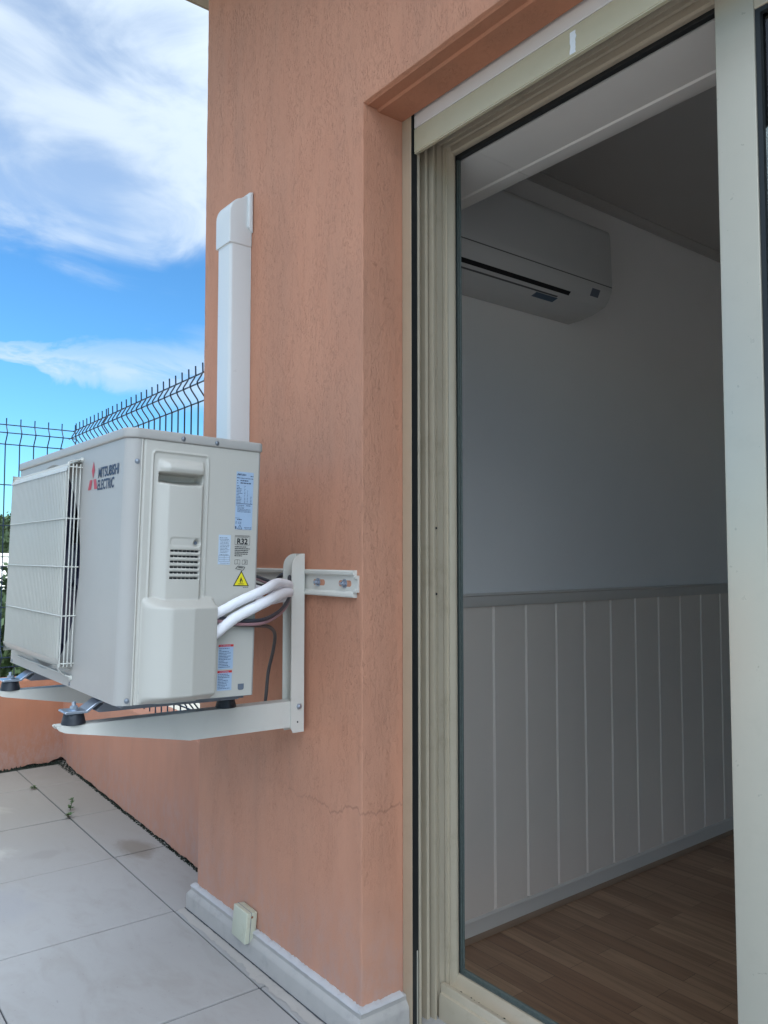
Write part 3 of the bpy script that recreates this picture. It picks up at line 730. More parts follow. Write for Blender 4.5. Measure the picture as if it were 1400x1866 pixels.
# ---------------------------------------------------------------- room
RX, RZ0, RZ1, RY1 = -1.928, -1.248, 1.417, 6.2
bm = B()
box(bm, RX-0.15, RX, 1.303, RY1, RZ0-0.05, RZ1+0.05)
obj('room_side_wall', bm, 'room', house)
bm = B()
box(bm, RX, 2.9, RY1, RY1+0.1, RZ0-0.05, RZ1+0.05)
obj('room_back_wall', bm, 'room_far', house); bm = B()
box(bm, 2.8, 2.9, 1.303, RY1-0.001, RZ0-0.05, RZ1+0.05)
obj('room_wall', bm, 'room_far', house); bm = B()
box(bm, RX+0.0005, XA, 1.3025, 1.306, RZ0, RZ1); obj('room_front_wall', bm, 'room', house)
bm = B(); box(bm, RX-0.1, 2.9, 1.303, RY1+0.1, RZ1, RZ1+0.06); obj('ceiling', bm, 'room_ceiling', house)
bm = B(); box(bm, RX-0.02, 2.9, 1.2965, RY1, RZ0-0.06, RZ0); obj('wood_floor', bm, 'wood', kind='structure')
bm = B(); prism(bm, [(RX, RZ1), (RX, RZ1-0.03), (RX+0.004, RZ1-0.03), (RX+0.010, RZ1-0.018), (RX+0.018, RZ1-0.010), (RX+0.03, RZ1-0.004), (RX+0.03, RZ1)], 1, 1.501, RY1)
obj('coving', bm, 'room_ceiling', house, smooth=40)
# shutter box with its soffit
bm = B()
prism(bm, [(1.3065, 0.953), (1.445, 0.953), (1.449, 0.949), (1.488, 0.949), (1.497, 0.953), (1.500, 0.961), (1.500, RZ1-0.001), (1.3065, RZ1-0.001)], 0, RX+0.001, -1.3055)
prism(bm, [(1.3065, 0.9525), (1.445, 0.9525), (1.449, 0.949), (1.488, 0.949), (1.497, 0.953), (1.500, 0.961), (1.500, RZ1-0.001), (1.3065, RZ1-0.001)], 0, -1.3042, 2.79)
obj('shutter_box', bm, 'boxwhite', house, smooth=30)
# wainscot boards with V joints, chair rail, baseboard
bm = B(); y = 1.308+0.0
js = [1.981+0.1636*k for k in range(-3, 28)]
js = [j for j in js if 1.33 < j < RY1-0.05]
ed = [1.3065]+js+[RY1-0.001]
for a, b in zip(ed, ed[1:]):
    a2, b2 = a+0.0005, b-0.0005; d = 0.010
    prism(bm, [(RX+0.0005, a2), (RX+0.003, a2), (RX+d, a2+0.008), (RX+d, b2-0.0035), (RX+0.003, b2), (RX+0.0005, b2)], 2, RZ0+0.05, -0.17)
wn = obj('wainscot', bm, 'panel', house)
bm = B(); prism(bm, [(RX, -0.174), (RX+0.016, -0.174), (RX+0.020, -0.167), (RX+0.020, -0.139), (RX+0.026, -0.134), (RX+0.023, -0.128), (RX, -0.128)], 1, 1.3068, RY1)
obj('chair_rail', bm, 'boxwhite', wn, smooth=40)
bm = B(); prism(bm, [(RX, RZ0+0.003), (RX+0.022, RZ0+0.003), (RX+0.022, RZ0+0.018), (RX+0.017, RZ0+0.03), (RX+0.017, RZ0+0.055), (RX+0.0125, RZ0+0.062), (RX, RZ0+0.062)], 1, 1.3068, RY1)
obj('baseboard', bm, 'boxwhite', wn, smooth=30)
bm = B(); prism(bm, [(RX+0.0222, RZ0), (RX+0.036, RZ0), (RX+0.035, RZ0+0.006), (RX+0.030, RZ0+0.011), (RX+0.0222, RZ0+0.013)], 1, 1.3068, RY1)
obj('quarter_round', bm, simple('floor_bead', (0.30, 0.21, 0.15), 0.5, 0.1, 9), wn, smooth=50)

# indoor unit
iu = empty('indoor_air_conditioner', (RX, 2.0, 0.88), 'white wall-mounted indoor air conditioner high on the room wall', 'air conditioner')
iy0, iy1 = 1.615, 2.412
pr = [(RX+0.001, 1.186), (RX+0.180, 1.188), (RX+0.194, 1.181), (RX+0.200, 1.165), (RX+0.206, 0.99), (RX+0.203, 0.955), (RX+0.188, 0.924), (RX+0.170, 0.905), (RX+0.12, 0.890), (RX+0.06, 0.882), (RX+0.001, 0.882)]
bm = B(); prism(bm, pr, 1, iy0, iy1, 0.006, 3); obj('case', bm, 'acwhite', iu, smooth=35)
def quadstrip(bm, a, b, wv, off=0.0): 
    vs = [bm.verts.new(Vector(p)) for p in (Vector(a)-Vector(wv), Vector(b)-Vector(wv), Vector(b)+Vector(wv), Vector(a)+Vector(wv))]; bm.faces.new(vs)
def slab_on(bm, p0, p1, y0, y1, th):   # thin slab lying on profile segment p0->p1 (x,z), proud by th
    d = Vector((p1[0]-p0[0], p1[1]-p0[1])).normalized(); nrm = Vector((-d.y, d.x))
    if nrm.x < 0: nrm = -nrm
    q = [p0, p1, (p1[0]+nrm.x*th, p1[1]+nrm.y*th), (p0[0]+nrm.x*th, p0[1]+nrm.y*th)]
    prism(bm, q, 1, y0, y1)
bm = B(); slab_on(bm, (RX+0.1840, 0.9198), (RX+0.1735, 0.9087), iy0+0.02, 2.20, 0.0007); obj('outlet_slot', bm, 'black', iu)
bm = B(); slab_on(bm, (RX+0.1600, 0.9020), (RX+0.1530, 0.8999), iy0+0.02, 2.16, 0.0007)
slab_on(bm, (RX+0.2045, 0.9724), (RX+0.2042, 0.9690), iy0+0.02, iy1-0.004, 0.0006); obj('panel_joint', bm, simple('joint_grey', (0.12, 0.12, 0.12), 0.7), iu)
bm = B(); slab_on(bm, (RX+0.2005, 0.9498), (RX+0.1885, 0.9250), 2.30, 2.345, 0.0006); obj('rating_sticker', bm, 'inkgrey', iu)
bm = B(); slab_on(bm, (RX+0.150, 0.8990), (RX+0.125, 0.8915), 2.06, 2.17, 0.0008); obj('blue_sticker', bm, simple('sticker_blue', (0.05, 0.09, 0.15), 0.4), iu)

# ================================================================ OUTDOOR UNIT (local frame: x right, y depth, z up)
T = R(1.5756)
ou = empty('outdoor_air_conditioner', (-1.469, 0.527, -0.283), 'cream white outdoor air conditioner unit on wall brackets', 'air conditioner', rot=(-T, 0, 0))
OUW = parent_world(ou)
def lobj(name, bm, mat, parent=ou, smooth=None, label=None):
    me = bpy.data.meshes.new(name)
    if isinstance(bm, bmesh.types.BMesh):
        bmesh.ops.recalc_face_normals(bm, faces=bm.faces); bm.to_mesh(me); bm.free()
    else: me.from_pydata(*bm); me.update()
    me.materials.append(M[mat] if isinstance(mat, str) else mat)
    if smooth is not None:
        for p in me.polygons: p.use_smooth = True
        if smooth < 170: me.set_sharp_from_angle(angle=R(smooth))
    o = bpy.data.objects.new(name, me); C.objects.link(o); o.parent = parent
    if label: o['label'] = label
    return o
W, D, H = 0.80, 0.285, 0.526
# case shell: rounded plan without the front panel face and without the right side face
rr = rrect(-W, 0, 0, D, (0.022, 0.006, 0.006, 0.022), 8)
bm = B()
front_a = (-0.022, 0.0); 
shell = [p for p in rr]
# front right corner arc up to y=.022 belongs to the front panel; then left side and back
arcR = shell[0:9]; arcBR = shell[9:18]; arcBL = shell[18:27]; arcFL = shell[27:36]
def wallstrip(bm, pts, z0, z1):
    a = [bm.verts.new((x, y, z0)) for x, y in pts]; b = [bm.verts.new((x, y, z1)) for x, y in pts]
    for k in range(len(pts)-1): bm.faces.new((a[k], a[k+1], b[k+1], b[k]))
Z1 = 0.506
wallstrip(bm, arcBR+arcBL+[(-W, 0.03)], 0.004, Z1)
case = lobj('case', bm, 'case', smooth=40)
# front panel with the fan hole
CX_, CZ_, FR = -0.490, 0.258, 0.232
bm = B()
wallstrip(bm, [(-W, 0.03)]+arcFL, 0.004, Z1)
wallstrip(bm, arcR+[(0.0, 0.0262)], 0.004, Z1)
x0, x1, z0, z1 = -W+0.022, -0.022, 0.004, Z1
NS = 96
def edge_pt(a):
    dx, dz = math.cos(a), math.sin(a)
    ts = []
    if dx > 1e-9: ts.append((x1-CX_)/dx)
    if dx < -1e-9: ts.append((x0-CX_)/dx)
    if dz > 1e-9: ts.append((z1-CZ_)/dz)
    if dz < -1e-9: ts.append((z0-CZ_)/dz)
    t_ = min(ts); return (CX_+dx*t_, CZ_+dz*t_)
angs = sorted(set([2*math.pi*k/NS for k in range(NS)]+[math.atan2(z-CZ_, x-CX_) % (2*math.pi) for x in (x0, x1) for z in (z0, z1)]))
o_ = [bm.verts.new((edge_pt(a)[0], 0, edge_pt(a)[1])) for a in angs]
m_ = [bm.verts.new((CX_+(FR+0.006)*math.cos(a), 0, CZ_+(FR+0.006)*math.sin(a))) for a in angs]
i_ = [bm.verts.new((CX_+FR*math.cos(a), 0.004, CZ_+FR*math.sin(a))) for a in angs]
j_ = [bm.verts.new((CX_+FR*math.cos(a), 0.03, CZ_+FR*math.sin(a))) for a in angs]
for k in range(len(angs)):
    q = (k+1) % len(angs)
    for A_, B_ in ((o_, m_), (m_, i_), (i_, j_)): bm.faces.new((A_[k], A_[q], B_[q], B_[k]))
fp = lobj('front_panel', bm, 'case', smooth=30)
# fan
bm = B()
d0 = [bm.verts.new((CX_+(FR-0.001)*math.cos(a), 0.031, CZ_+(FR-0.001)*math.sin(a))) for a in angs]
d1 = [bm.verts.new((CX_+(FR-0.001)*math.cos(a), 0.17, CZ_+(FR-0.001)*math.sin(a))) for a in angs]
for k in range(len(angs)): bm.faces.new((d0[k], d0[(k+1) % len(angs)], d1[(k+1) % len(angs)], d1[k]))
bm.faces.new(d1)
lobj('fan_duct', bm, 'fan', smooth=40)
bm = B(); cyl(bm, (CX_, 0.05, CZ_), (0, 1, 0), 0.055, 0.06, 0.05, 24, 0.006)
fan = lobj('fan_hub', bm, 'fan', smooth=40)
for kb in range(3):
    bm = B(); a0 = kb*2.094; prev = None
    for i in range(13):
        rr_ = 0.05+0.165*i/12; row = []
        for j in range(9):
            u_ = j/8; a = a0+(u_-0.5)*(1.25+0.35*i/12)+0.25*i/12
            row.append(bm.verts.new((CX_+rr_*math.cos(a), 0.05+0.07*u_*(1-0.2*i/12), CZ_+rr_*math.sin(a))))
        if prev:
            for j in range(8): bm.faces.new((prev[j], prev[j+1], row[j+1], row[j]))
        prev = row
    lobj('blade', bm, 'fan', fan, smooth=180)
# grille: basket of vertical bars, bulging 30 mm, with cross ribs
GX1, GX0, GZ1, GZ0, GD = -0.262, -0.738, 0.476, 0.050, 0.030
bm = B()
bars = [(-0.2640, -0.004), (-0.2630, -0.0125), (-0.2600, -0.0205), (-0.2610, -0.0290)]
x = -0.2660
while x > GX0+0.014: x -= 0.0118; bars.append((x, -0.0300))
def gz(x): return GZ0, GZ1
for (bx, by) in bars:
    z0_, z1_ = GZ0-0.002, GZ1+0.002
    wd_ = 0.0014; dp = 0.0034 if by < -0.029 and bx < -0.266 else 0.0014
    if bx < -0.2655:
        pts = [(0.0, z1_+0.006), (by+0.006, z1_+0.001), (by, z1_-0.012), (by, z0_+0.014), (by+0.006, z0_), (0.0, z0_-0.008)]
        if by > -0.029: pts = [(by, z1_), (by, z0_)]
        v = []
        for (py, pz) in pts: v.append([bm.verts.new((bx-wd_, py-0.0012, pz)), bm.verts.new((bx+wd_, py-0.0012, pz)), bm.verts.new((bx+wd_, py+dp, pz)), bm.verts.new((bx-wd_, py+dp, pz))])
        for a, b in zip(v, v[1:]):
            for q in range(4): bm.faces.new((a[q], a[(q+1) % 4], b[(q+1) % 4], b[q]))
    else:
        tube(bm, [(bx, by, z1_-0.001), (bx, by, z0_+0.001)], 0.0015, 8)
gg = lobj('fan_grille', bm, 'grille', smooth=50)
for z in (GZ1-0.006, 0.360, 0.258, 0.155, GZ0+0.006):
    bm = B()
    pth = [(-0.2625, 0.001, z), (-0.2625, -0.012, z), (-0.2600, -0.022, z), (-0.2615, -0.0300, z), (-0.268, -0.0308, z), (GX0+0.012, -0.0308, z), (GX0+0.004, -0.028, z), (GX0, -0.015, z), (GX0, 0.001, z)]
    if z in (GZ1-0.006, GZ0+0.006): pth = [(p_[0], min(0.001, p_[1]+0.0035), p_[2]) for p_ in pth]
    tube(bm, pth, 0.0014, 8); lobj('cross_rib', bm, 'grille', gg, smooth=60)
# outer frame wire + left closing side + top and bottom lips
bm = B()
for zz, s_ in ((GZ1, 1), (GZ0, -1)):
    n_ = 40; rows = []
    for k in range(n_+1):
        x = -0.268+(GX0+0.268)*k/n_
        rows.append([bm.verts.new((x, -0.0315, zz-s_*0.014)), bm.verts.new((x, -0.0285, zz-s_*0.004)), bm.verts.new((x, -0.022, zz+s_*0.002)), bm.verts.new((x, 0.0, zz+s_*0.010))])
    for a, b in zip(rows, rows[1:]):
        for q in range(3): bm.faces.new((a[q], a[q+1], b[q+1], b[q]))
wx = [(GX0-0.001, -0.001), (GX0-0.001, -0.02), (GX0+0.004, -0.028), (GX0+0.012, -0.0315)]
a_ = [bm.verts.new((p_[0], p_[1], GZ0-0.01)) for p_ in wx]; b_ = [bm.verts.new((p_[0], p_[1], GZ1+0.01)) for p_ in wx]
for k in range(3): bm.faces.new((a_[k], a_[k+1], b_[k+1], b_[k]))
tube(bm, smooth_path([(-0.268, -0.029, GZ0+0.004), (-0.269, -0.027, GZ0-0.008), (-0.280, -0.012, GZ0-0.020), (-0.300, -0.004, GZ0-0.022), (GX0+0.03, -0.003, GZ0-0.022)], 6), 0.0016, 8)
tube(bm, smooth_path([(-0.268, -0.029, GZ1-0.004), (-0.269, -0.027, GZ1+0.004), (-0.275, -0.012, GZ1+0.010), (-0.290, -0.004, GZ1+0.011), (GX0+0.03, -0.003, GZ1+0.011)], 6), 0.0016, 8)
lobj('grille_frame', bm, 'grille', gg, smooth=60)
for (sx_, sz_) in ((-0.272, 0.024), (-0.266, 0.487)):
    bm = B(); cyl(bm, (sx_, 0.0, sz_), (0, -1, 0), 0.006, 0.005, 0.004, 14); lobj('clip', bm, 'grille', gg, smooth=50)

# right side: heightfield panel with carved handle, vents and pipe cover
nb, nc = 190, 330
bs = np.linspace(0.0265, 0.279, nb); cs = np.linspace(0.004, Z1, nc)
Bg, Cg = np.meshgrid(bs, cs)
def sst(x, a, b):
    t_ = np.clip((x-a)/(b-a), 0, 1); return t_*t_*(3-2*t_)
def win(x, a, b, s): return sst(x, a, a+s)*(1-sst(x, b-s, b))
def rr_sdf(b, c, b0, b1, c0, c1, r):
    qx = np.abs(b-(b0+b1)/2)-((b1-b0)/2-r); qz = np.abs(c-(c0+c1)/2)-((c1-c0)/2-r)
    return np.hypot(np.maximum(qx, 0), np.maximum(qz, 0))+np.minimum(np.maximum(qx, qz), 0)-r
h = np.zeros_like(Bg)
# fold next to the front seam
h += -0.0022*win(Bg, 0.0300, 0.0350, 0.0015)
h += 0.0016*win(Bg, 0.0265, 0.0300, 0.0012)
sd_ = rr_sdf(Bg, Cg, 0.0500, 0.1660, 0.10, 0.4860, 0.008)
h += 0.0019*np.exp(-(sd_/0.0016)**2) - 0.0016*(1-sst(sd_, -0.0035, -0.0015))
pil = win(Bg, 0.0590, 0.1575, 0.0150)
pil = sst(Bg, 0.058, 0.083)*(1-sst(Bg, 0.150, 0.1585))
pil *= (1-sst(Cg, 0.462, 0.474))
h += 0.0125*pil*(1-0.25*((Bg-0.108)/0.05)**2*0.6)
# handle lip and grip hollow
lip = np.exp(-((Cg-0.4540)/0.007)**2)*win(Bg, 0.060, 0.158, 0.010)
h += 0.0045*lip
arch = 0.4250-0.0035*(1-((Bg-0.1085)/0.046)**2)
grip = (1-sst(np.abs(Bg-0.1085), 0.0435, 0.0455))*(1-sst(Cg, 0.4445, 0.4460))*sst(Cg, arch-0.0015, arch+0.011)
h = h*(1-grip)+(-0.034)*grip
# small door with key hollow
sdd = rr_sdf(Bg, Cg, 0.0880, 0.1510, 0.3040, 0.3200, 0.0055)
h += -0.0016*(1-sst(sdd, -0.0008, 0.0006))
ky = np.hypot(Bg-0.1430, Cg-0.3105); h += -0.0075*(1-sst(ky, 0.0055, 0.0075))
# louver slots
for k in range(6):
    zc_ = 0.2945-k*0.0106
    sl_ = (1-sst(np.abs(Cg-zc_), 0.0016, 0.0026))*(1-sst(np.abs(Bg-0.1190), 0.0290, 0.0310))
    h += -0.0065*sl_
# pipe cover
face = np.sin(np.clip((Bg-0.0400)/(0.085-0.0400), 0, 1)*math.pi/2)**0.8
slant = 1-np.clip((Bg-0.124)/(0.180-0.124), 0, 1)*0.27
slant = np.where(Bg < 0.116, 1.0, slant)
edge_ = 1-sst(Bg, 0.178, 0.190)
kk = np.clip((Bg-0.112)/0.018, 0, 1); slant = 1*(1-kk)+slant*kk
topc = 1-sst(Cg, 0.184, 0.2075)**0.8
topr = 1-sst(Cg, 0.196-0.06*np.clip((Bg-0.15), 0, 1), 0.2075-0.06*np.clip((Bg-0.15), 0, 1))
botc = sst(Cg, 0.0045, 0.022+0.0*Bg)
cov = face*slant*edge_*topc*np.where(botc > 0, botc**0.5, 0)
h = np.maximum(h, 0.052*cov*1.0) if False else np.where(cov > 0.02, np.maximum(h, 0.052*cov), h)
verts = [(float(h[i, j]), float(Bg[i, j]), float(Cg[i, j])) for i in range(nc) for j in range(nb)]
faces = [(i*nb+j, i*nb+j+1, (i+1)*nb+j+1, (i+1)*nb+j) for i in range(nc-1) for j in range(nb-1)]
sp_ = lobj('side_panel', (verts, [], faces), 'plastic', smooth=180)
# dark little holes behind each louver slot
bm = B()
for k in range(6):
    zc_ = 0.2945-k*0.0106
    for q in range(7):
        b0 = 0.0900+q*0.0084
        box(bm, 0.0040, 0.0082, b0, b0+0.0056, zc_-0.0019, zc_+0.0016)
lobj('louver_holes', bm, 'black', sp_)
bm = B(); cyl(bm, (0.0022, 0.1425, 0.3110), (1, 0, 0.0), 0.0035, 0.0035, 0.0012, 12); lobj('key_hole', bm, 'inkgrey', sp_)
for (b0, c0) in ((0.0400, 0.0200), (0.2480, 0.0160)):
    bm = B(); prism(bm, rrect(b0, b0+0.0135, c0, c0+0.0125, (0.004, 0.0005, 0.0005, 0.004), 4), 0, 0.0003, 0.0009)
    lobj('drain_slot', bm, 'inkgrey', sp_)
# seam between panels
bm = B(); box(bm, -0.004, -0.0005, 0.0262, 0.0266, 0.004, Z1); lobj('panel_seam', bm, 'black', case)
# lid
bm = B()
lidp = rrect(-W-0.003, 0.004, -0.004, D+0.002, (0.025, 0.008, 0.008, 0.025), 8)
prism(bm, lidp, 2, 0.5065, 0.526, 0.0035, 3)
lid = lobj('lid', bm, 'case', smooth=40)
for (b0, c0) in ((0.109, 0.5145), (0.181, 0.5145)):
    bm = B(); cyl(bm, (0.0035, b0, c0), (1, 0, 0), 0.0052, 0.0046, 0.0012, 16); dome(bm, (0.0046, b0, c0), (1, 0, 0), 0.0040, 0.45)
    lobj('screw', bm, 'screw', lid, smooth=50)
for (b0, c0) in ((0.0195, 0.462), (0.0195, 0.013)):
    bm = B(); cyl(bm, (-0.001, b0, c0), (1, -0.35, 0), 0.0052, 0.0046, 0.0022, 16); dome(bm, (0.0008, b0-0.0006, c0), (1, -0.35, 0), 0.0040, 0.45)
    lobj('screw', bm, 'screw', fp, smooth=50)
for (a0, c0) in ((-0.282, 0.0105), (-0.766, 0.010)):
    bm = B(); cyl(bm, (a0, 0.0, c0), (0, -1, 0), 0.0042, 0.0036, 0.0018, 12)
    lobj('screw', bm, 'screw', fp, smooth=50)
# base pan and feet
bm = B(); box(bm, -W+0.03, -0.02, 0.018, D-0.012, -0.004, 0.0038)
box(bm, -W+0.002, -0.002, 0.003, D-0.003, 0.0030, 0.0038)
pan = lobj('base_pan', bm, 'pan')
FX = (-0.150, -0.650)
for fx in FX:
    bm = B()
    # folded foot bar: low plate in front, ramp up to the pan, bar below the pan
    prism(bm, [(-0.052, -0.0225), (-0.050, -0.0210), (-0.012, -0.0210), (0.012, -0.0040), (0.020, -0.0040), (0.020, -0.0080), (0.014, -0.0085), (-0.009, -0.0260), (-0.050, -0.0262), (-0.052, -0.0245)], 0, fx-0.024, fx+0.022, 0.0012, 2)
    lobj('foot', bm, 'zinc', pan)
    bm = B(); prism(bm, [(0.0205, -0.0045), (0.275, -0.0045), (0.275, -0.0260), (0.012, -0.0262), (0.006, -0.0225), (0.0205, -0.0105)], 0, fx-0.026, fx+0.024)
    lobj('foot_bar', bm, 'pan', pan)
    bm = B(); box(bm, fx-0.022, fx+0.020, 0.276, D+0.035, -0.0262, -0.0215); lobj('foot', bm, 'zinc', pan)
# cable grommet loops under the unit

# lettering on the front
FM = Matrix(((1, 0, 0, 0), (0, 0, -1, 0), (0, 1, 0, 0), (0, 0, 0, 1)))   # text x->X, y->Z, faces -Y
def front_text(s, x, z, size, w_):
    me = text_mesh(s, size, Matrix.Identity(4), 0.0, 1.0, bold=0.0007)
    xs = [v.co.x for v in me.vertices]; k = w_/(max(xs)-min(xs)); mn = min(xs)
    me.transform(Matrix.Translation((x, -0.0007, z)) @ FM @ Matrix.Diagonal((k, 1, 1, 1)) @ Matrix.Translation((-mn, 0, 0)))
    return me
lg = B(); add_me(lg, front_text('MITSUBISHI', -0.158, 0.4405, 0.0285, 0.117)); add_me(lg, front_text('ELECTRIC', -0.160, 0.4155, 0.0285, 0.095))
lobj('brand_lettering', lg, 'ink', fp)
lg = B(); cx0, cz0 = -0.1905, 0.4400
dx_, dz_ = 0.0155, 0.0300
def diamond(bm, pts):
    bm.faces.new([bm.verts.new((x, -0.0007, z)) for x, z in pts])
diamond(lg, [(cx0, cz0+0.0008), (cx0+0.0095, cz0+0.018), (cx0, cz0+0.0365), (cx0-0.0095, cz0+0.018)])
diamond(lg, [(cx0-0.0030, cz0-0.0010), (cx0-0.0100, cz0-0.0215), (cx0-0.0290, cz0-0.0215), (cx0-0.0190, cz0-0.0010)])
diamond(lg, [(cx0+0.0030, cz0-0.0010), (cx0+0.0100, cz0-0.0215), (cx0+0.0290, cz0-0.0215), (cx0+0.0190, cz0-0.0010)])
lobj('emblem', lg, 'red', fp)

# labels on the side
SM = Matrix(((0, 0, 1, 0), (1, 0, 0, 0), (0, 1, 0, 0), (0, 0, 0, 1)))    # text x->Y, y->Z, faces +X
def side_text(s, y, z, size, w_=None, off=0.0010, bold=0.0):
    me = text_mesh(s, size, Matrix.Identity(4), 0.0, 1.0, bold=bold)
    xs = [v.co.x for v in me.vertices]; mn = min(xs); k = 1 if w_ is None else w_/(max(xs)-min(xs))
    me.transform(Matrix.Translation((off, y, z)) @ SM @ Matrix.Diagonal((k, 1, 1, 1)) @ Matrix.Translation((-mn, 0, 0)))
    return me
def plate(bm, y0, y1, z0, z1, x=0.0004, th=0.0003):
    box(bm, x, x+th, y0, y1, z0, z1)
def scribble(bm, y0, y1, z, hgt, rg, x=0.0009, minw=0.0010, maxw=0.0040):
    y = y0
    while y < y1:
        w_ = min(rg.uniform(minw, maxw), y1-y)
        if w_ > 0.0004:
            vs = [bm.verts.new((x, a, b)) for a, b in ((y, z), (y+w_, z), (y+w_, z+hgt*rg.uniform(0.7, 1)), (y, z+hgt*rg.uniform(0.7, 1)))]; bm.faces.new(vs)
        y += w_+rg.uniform(0.0003, 0.0012)
def line(bm, y0, z0, y1, z1, w_, x=0.0010):
    a = Vector((0, y0, z0)); b = Vector((0, y1, z1)); d = (b-a).normalized(); n_ = Vector((0, -d.z, d.y))*w_/2
    bm.faces.new([bm.verts.new(p+Vector((x, 0, 0))) for p in (a-n_, b-n_, b+n_, a+n_)])
rg = random.Random(5)
# rating label
bm = B(); plate(bm, 0.2285, 0.2680, 0.3425, 0.4620); rl = lobj('rating_label', bm, 'label')
bm = B()
add_me(bm, side_text('MITSUBISHI', 0.2345, 0.4540, 0.0058, 0.0160, 0.0009, 0.0001))
line(bm, 0.2305, 0.4538, 0.2325, 0.4580, 0.0012); line(bm, 0.2345, 0.4538, 0.2325, 0.4580, 0.0012)
scribble(bm, 0.2610, 0.2670, 0.4530, 0.0022, rg)
scribble(bm, 0.2300, 0.2670, 0.4480, 0.0018, rg)
for z in (0.4425, 0.4375): scribble(bm, 0.2300, 0.2335, z, 0.0014, rg); scribble(bm, 0.2380, 0.2560 if z > 0.44 else 0.2620, z, 0.0030, rg, minw=0.002, maxw=0.005)
for k in range(12):
    z = 0.4320-k*0.0031
    scribble(bm, 0.2300, 0.2300+rg.uniform(0.004, 0.014), z, 0.0014, rg); scribble(bm, 0.2475, 0.2500, z, 0.0012, rg)
    if k > 2: scribble(bm, 0.2540, 0.2560, z, 0.0012, rg)
    if k > 6: scribble(bm, 0.2620, 0.2645, z, 0.0012, rg)
line(bm, 0.2295, 0.3960, 0.2670, 0.3960, 0.0011)
scribble(bm, 0.2300, 0.2480, 0.3920, 0.0013, rg); scribble(bm, 0.2530, 0.2630, 0.3915, 0.0020, rg)
for k in range(5): scribble(bm, 0.2330, 0.2630 if k > 1 else 0.2480, 0.3885-k*0.0025, 0.0012, rg)
scribble(bm, 0.2290, 0.2390, 0.3655, 0.0011, rg); scribble(bm, 0.2330, 0.2435, 0.3620, 0.0022, rg)
add_me(bm, side_text('CE', 0.2355, 0.3540, 0.0062, 0.0075, 0.0009))
add_me(bm, side_text('UK', 0.2292, 0.3568, 0.0030, 0.0042, 0.0009)); add_me(bm, side_text('CA', 0.2292, 0.3542, 0.0030, 0.0042, 0.0009))
for (a, b) in (((0.2345, 0.3435), (0.2450, 0.3435)), ((0.2345, 0.3435), (0.23975, 0.3520)), ((0.2450, 0.3435), (0.23975, 0.3520))): line(bm, *a, *b, 0.0008)
line(bm, 0.23975, 0.3450, 0.23975, 0.3490, 0.0006); scribble(bm, 0.2290, 0.2320, 0.3435, 0.0060, rg)
scribble(bm, 0.2500, 0.2660, 0.3465, 0.0011, rg); scribble(bm, 0.2510, 0.2660, 0.3437, 0.0011, rg)
lobj('label_print', bm, 'ink', rl)
# charge label (left)
bm = B(); plate(bm, 0.1935, 0.2205, 0.2700, 0.3300); cl_ = lobj('charge_label', bm, simple('label_pale_blue', (0.46, 0.54, 0.64), 0.4, 0.04, 40))
bm = B()
for k in range(11): scribble(bm, 0.1955+(0.002 if k > 1 else 0), 0.2190-rg.uniform(0, 0.006), 0.3235-k*0.0030, 0.0013, rg)
for q in range(4): line(bm, 0.1950, 0.2880-q*0.0040, 0.2190, 0.2880-q*0.0040, 0.0005)
for y in (0.1950, 0.2070, 0.2190): line(bm, y, 0.2760, y, 0.2880, 0.0005)
scribble(bm, 0.1990, 0.2190, 0.2720, 0.0011, rg); scribble(bm, 0.1970, 0.2160, 0.2890, 0.0017, rg)
lobj('label_print', bm, 'inkgrey', cl_)
# refrigerant print
bm = B()
for (a, b) in (((0.2310, 0.3300), (0.2630, 0.3300)), ((0.2310, 0.3110), (0.2630, 0.3110)), ((0.2300, 0.3120), (0.2300, 0.3290)), ((0.2640, 0.3120), (0.2640, 0.3290)),
               ((0.2300, 0.3290), (0.2310, 0.3300)), ((0.2630, 0.3300), (0.2640, 0.3290)), ((0.2300, 0.3120), (0.2310, 0.3110)), ((0.2630, 0.3110), (0.2640, 0.3120))): line(bm, *a, *b, 0.0006)
add_me(bm, side_text('REFRIGERANT', 0.2318, 0.3262, 0.0036, 0.0300))
add_me(bm, side_text('R32', 0.2350, 0.3128, 0.0160, 0.0240, 0.0010, 0.0004))
for k in range(6): scribble(bm, 0.2300, (0.2560, 0.2650, 0.2620, 0.2610, 0.2600, 0.2470)[k], 0.3062-k*0.0037, 0.0018, rg, minw=0.002, maxw=0.006)
# open books and manual
for y0 in (0.2310, 0.2480):
    for (a, b) in (((0, 0.0), (0.0060, 0.0008)), ((0.0060, 0.0008), (0.0120, 0.0)), ((0, 0.0085), (0.0060, 0.0095)), ((0.0060, 0.0095), (0.0120, 0.0085)), ((0, 0), (0, 0.0085)), ((0.0120, 0), (0.0120, 0.0085)), ((0.0060, 0.0008), (0.0060, 0.0095))):
        line(bm, y0+a[0], 0.2712+a[1], y0+b[0], 0.2712+b[1], 0.0006)
line(bm, 0.2565, 0.2735, 0.2565, 0.2785, 0.0012)
for (a, b) in (((0.2335, 0.2620), (0.2500, 0.2590)), ((0.2500, 0.2590), (0.2550, 0.2650)), ((0.2335, 0.2620), (0.2385, 0.2675)), ((0.2385, 0.2675), (0.2550, 0.2655))): line(bm, *a, *b, 0.0010)
line(bm, 0.2400, 0.2645, 0.2500, 0.2640, 0.0014)
lobj('refrigerant_print', bm, 'inkblack', sp_)
bm = B(); bm.faces.new([bm.verts.new((0.0006, y, z)) for y, z in ((0.2290, 0.2265), (0.2655, 0.2265), (0.24725, 0.2585))])
ws = lobj('flammable_sign', bm, 'inkblack', sp_)
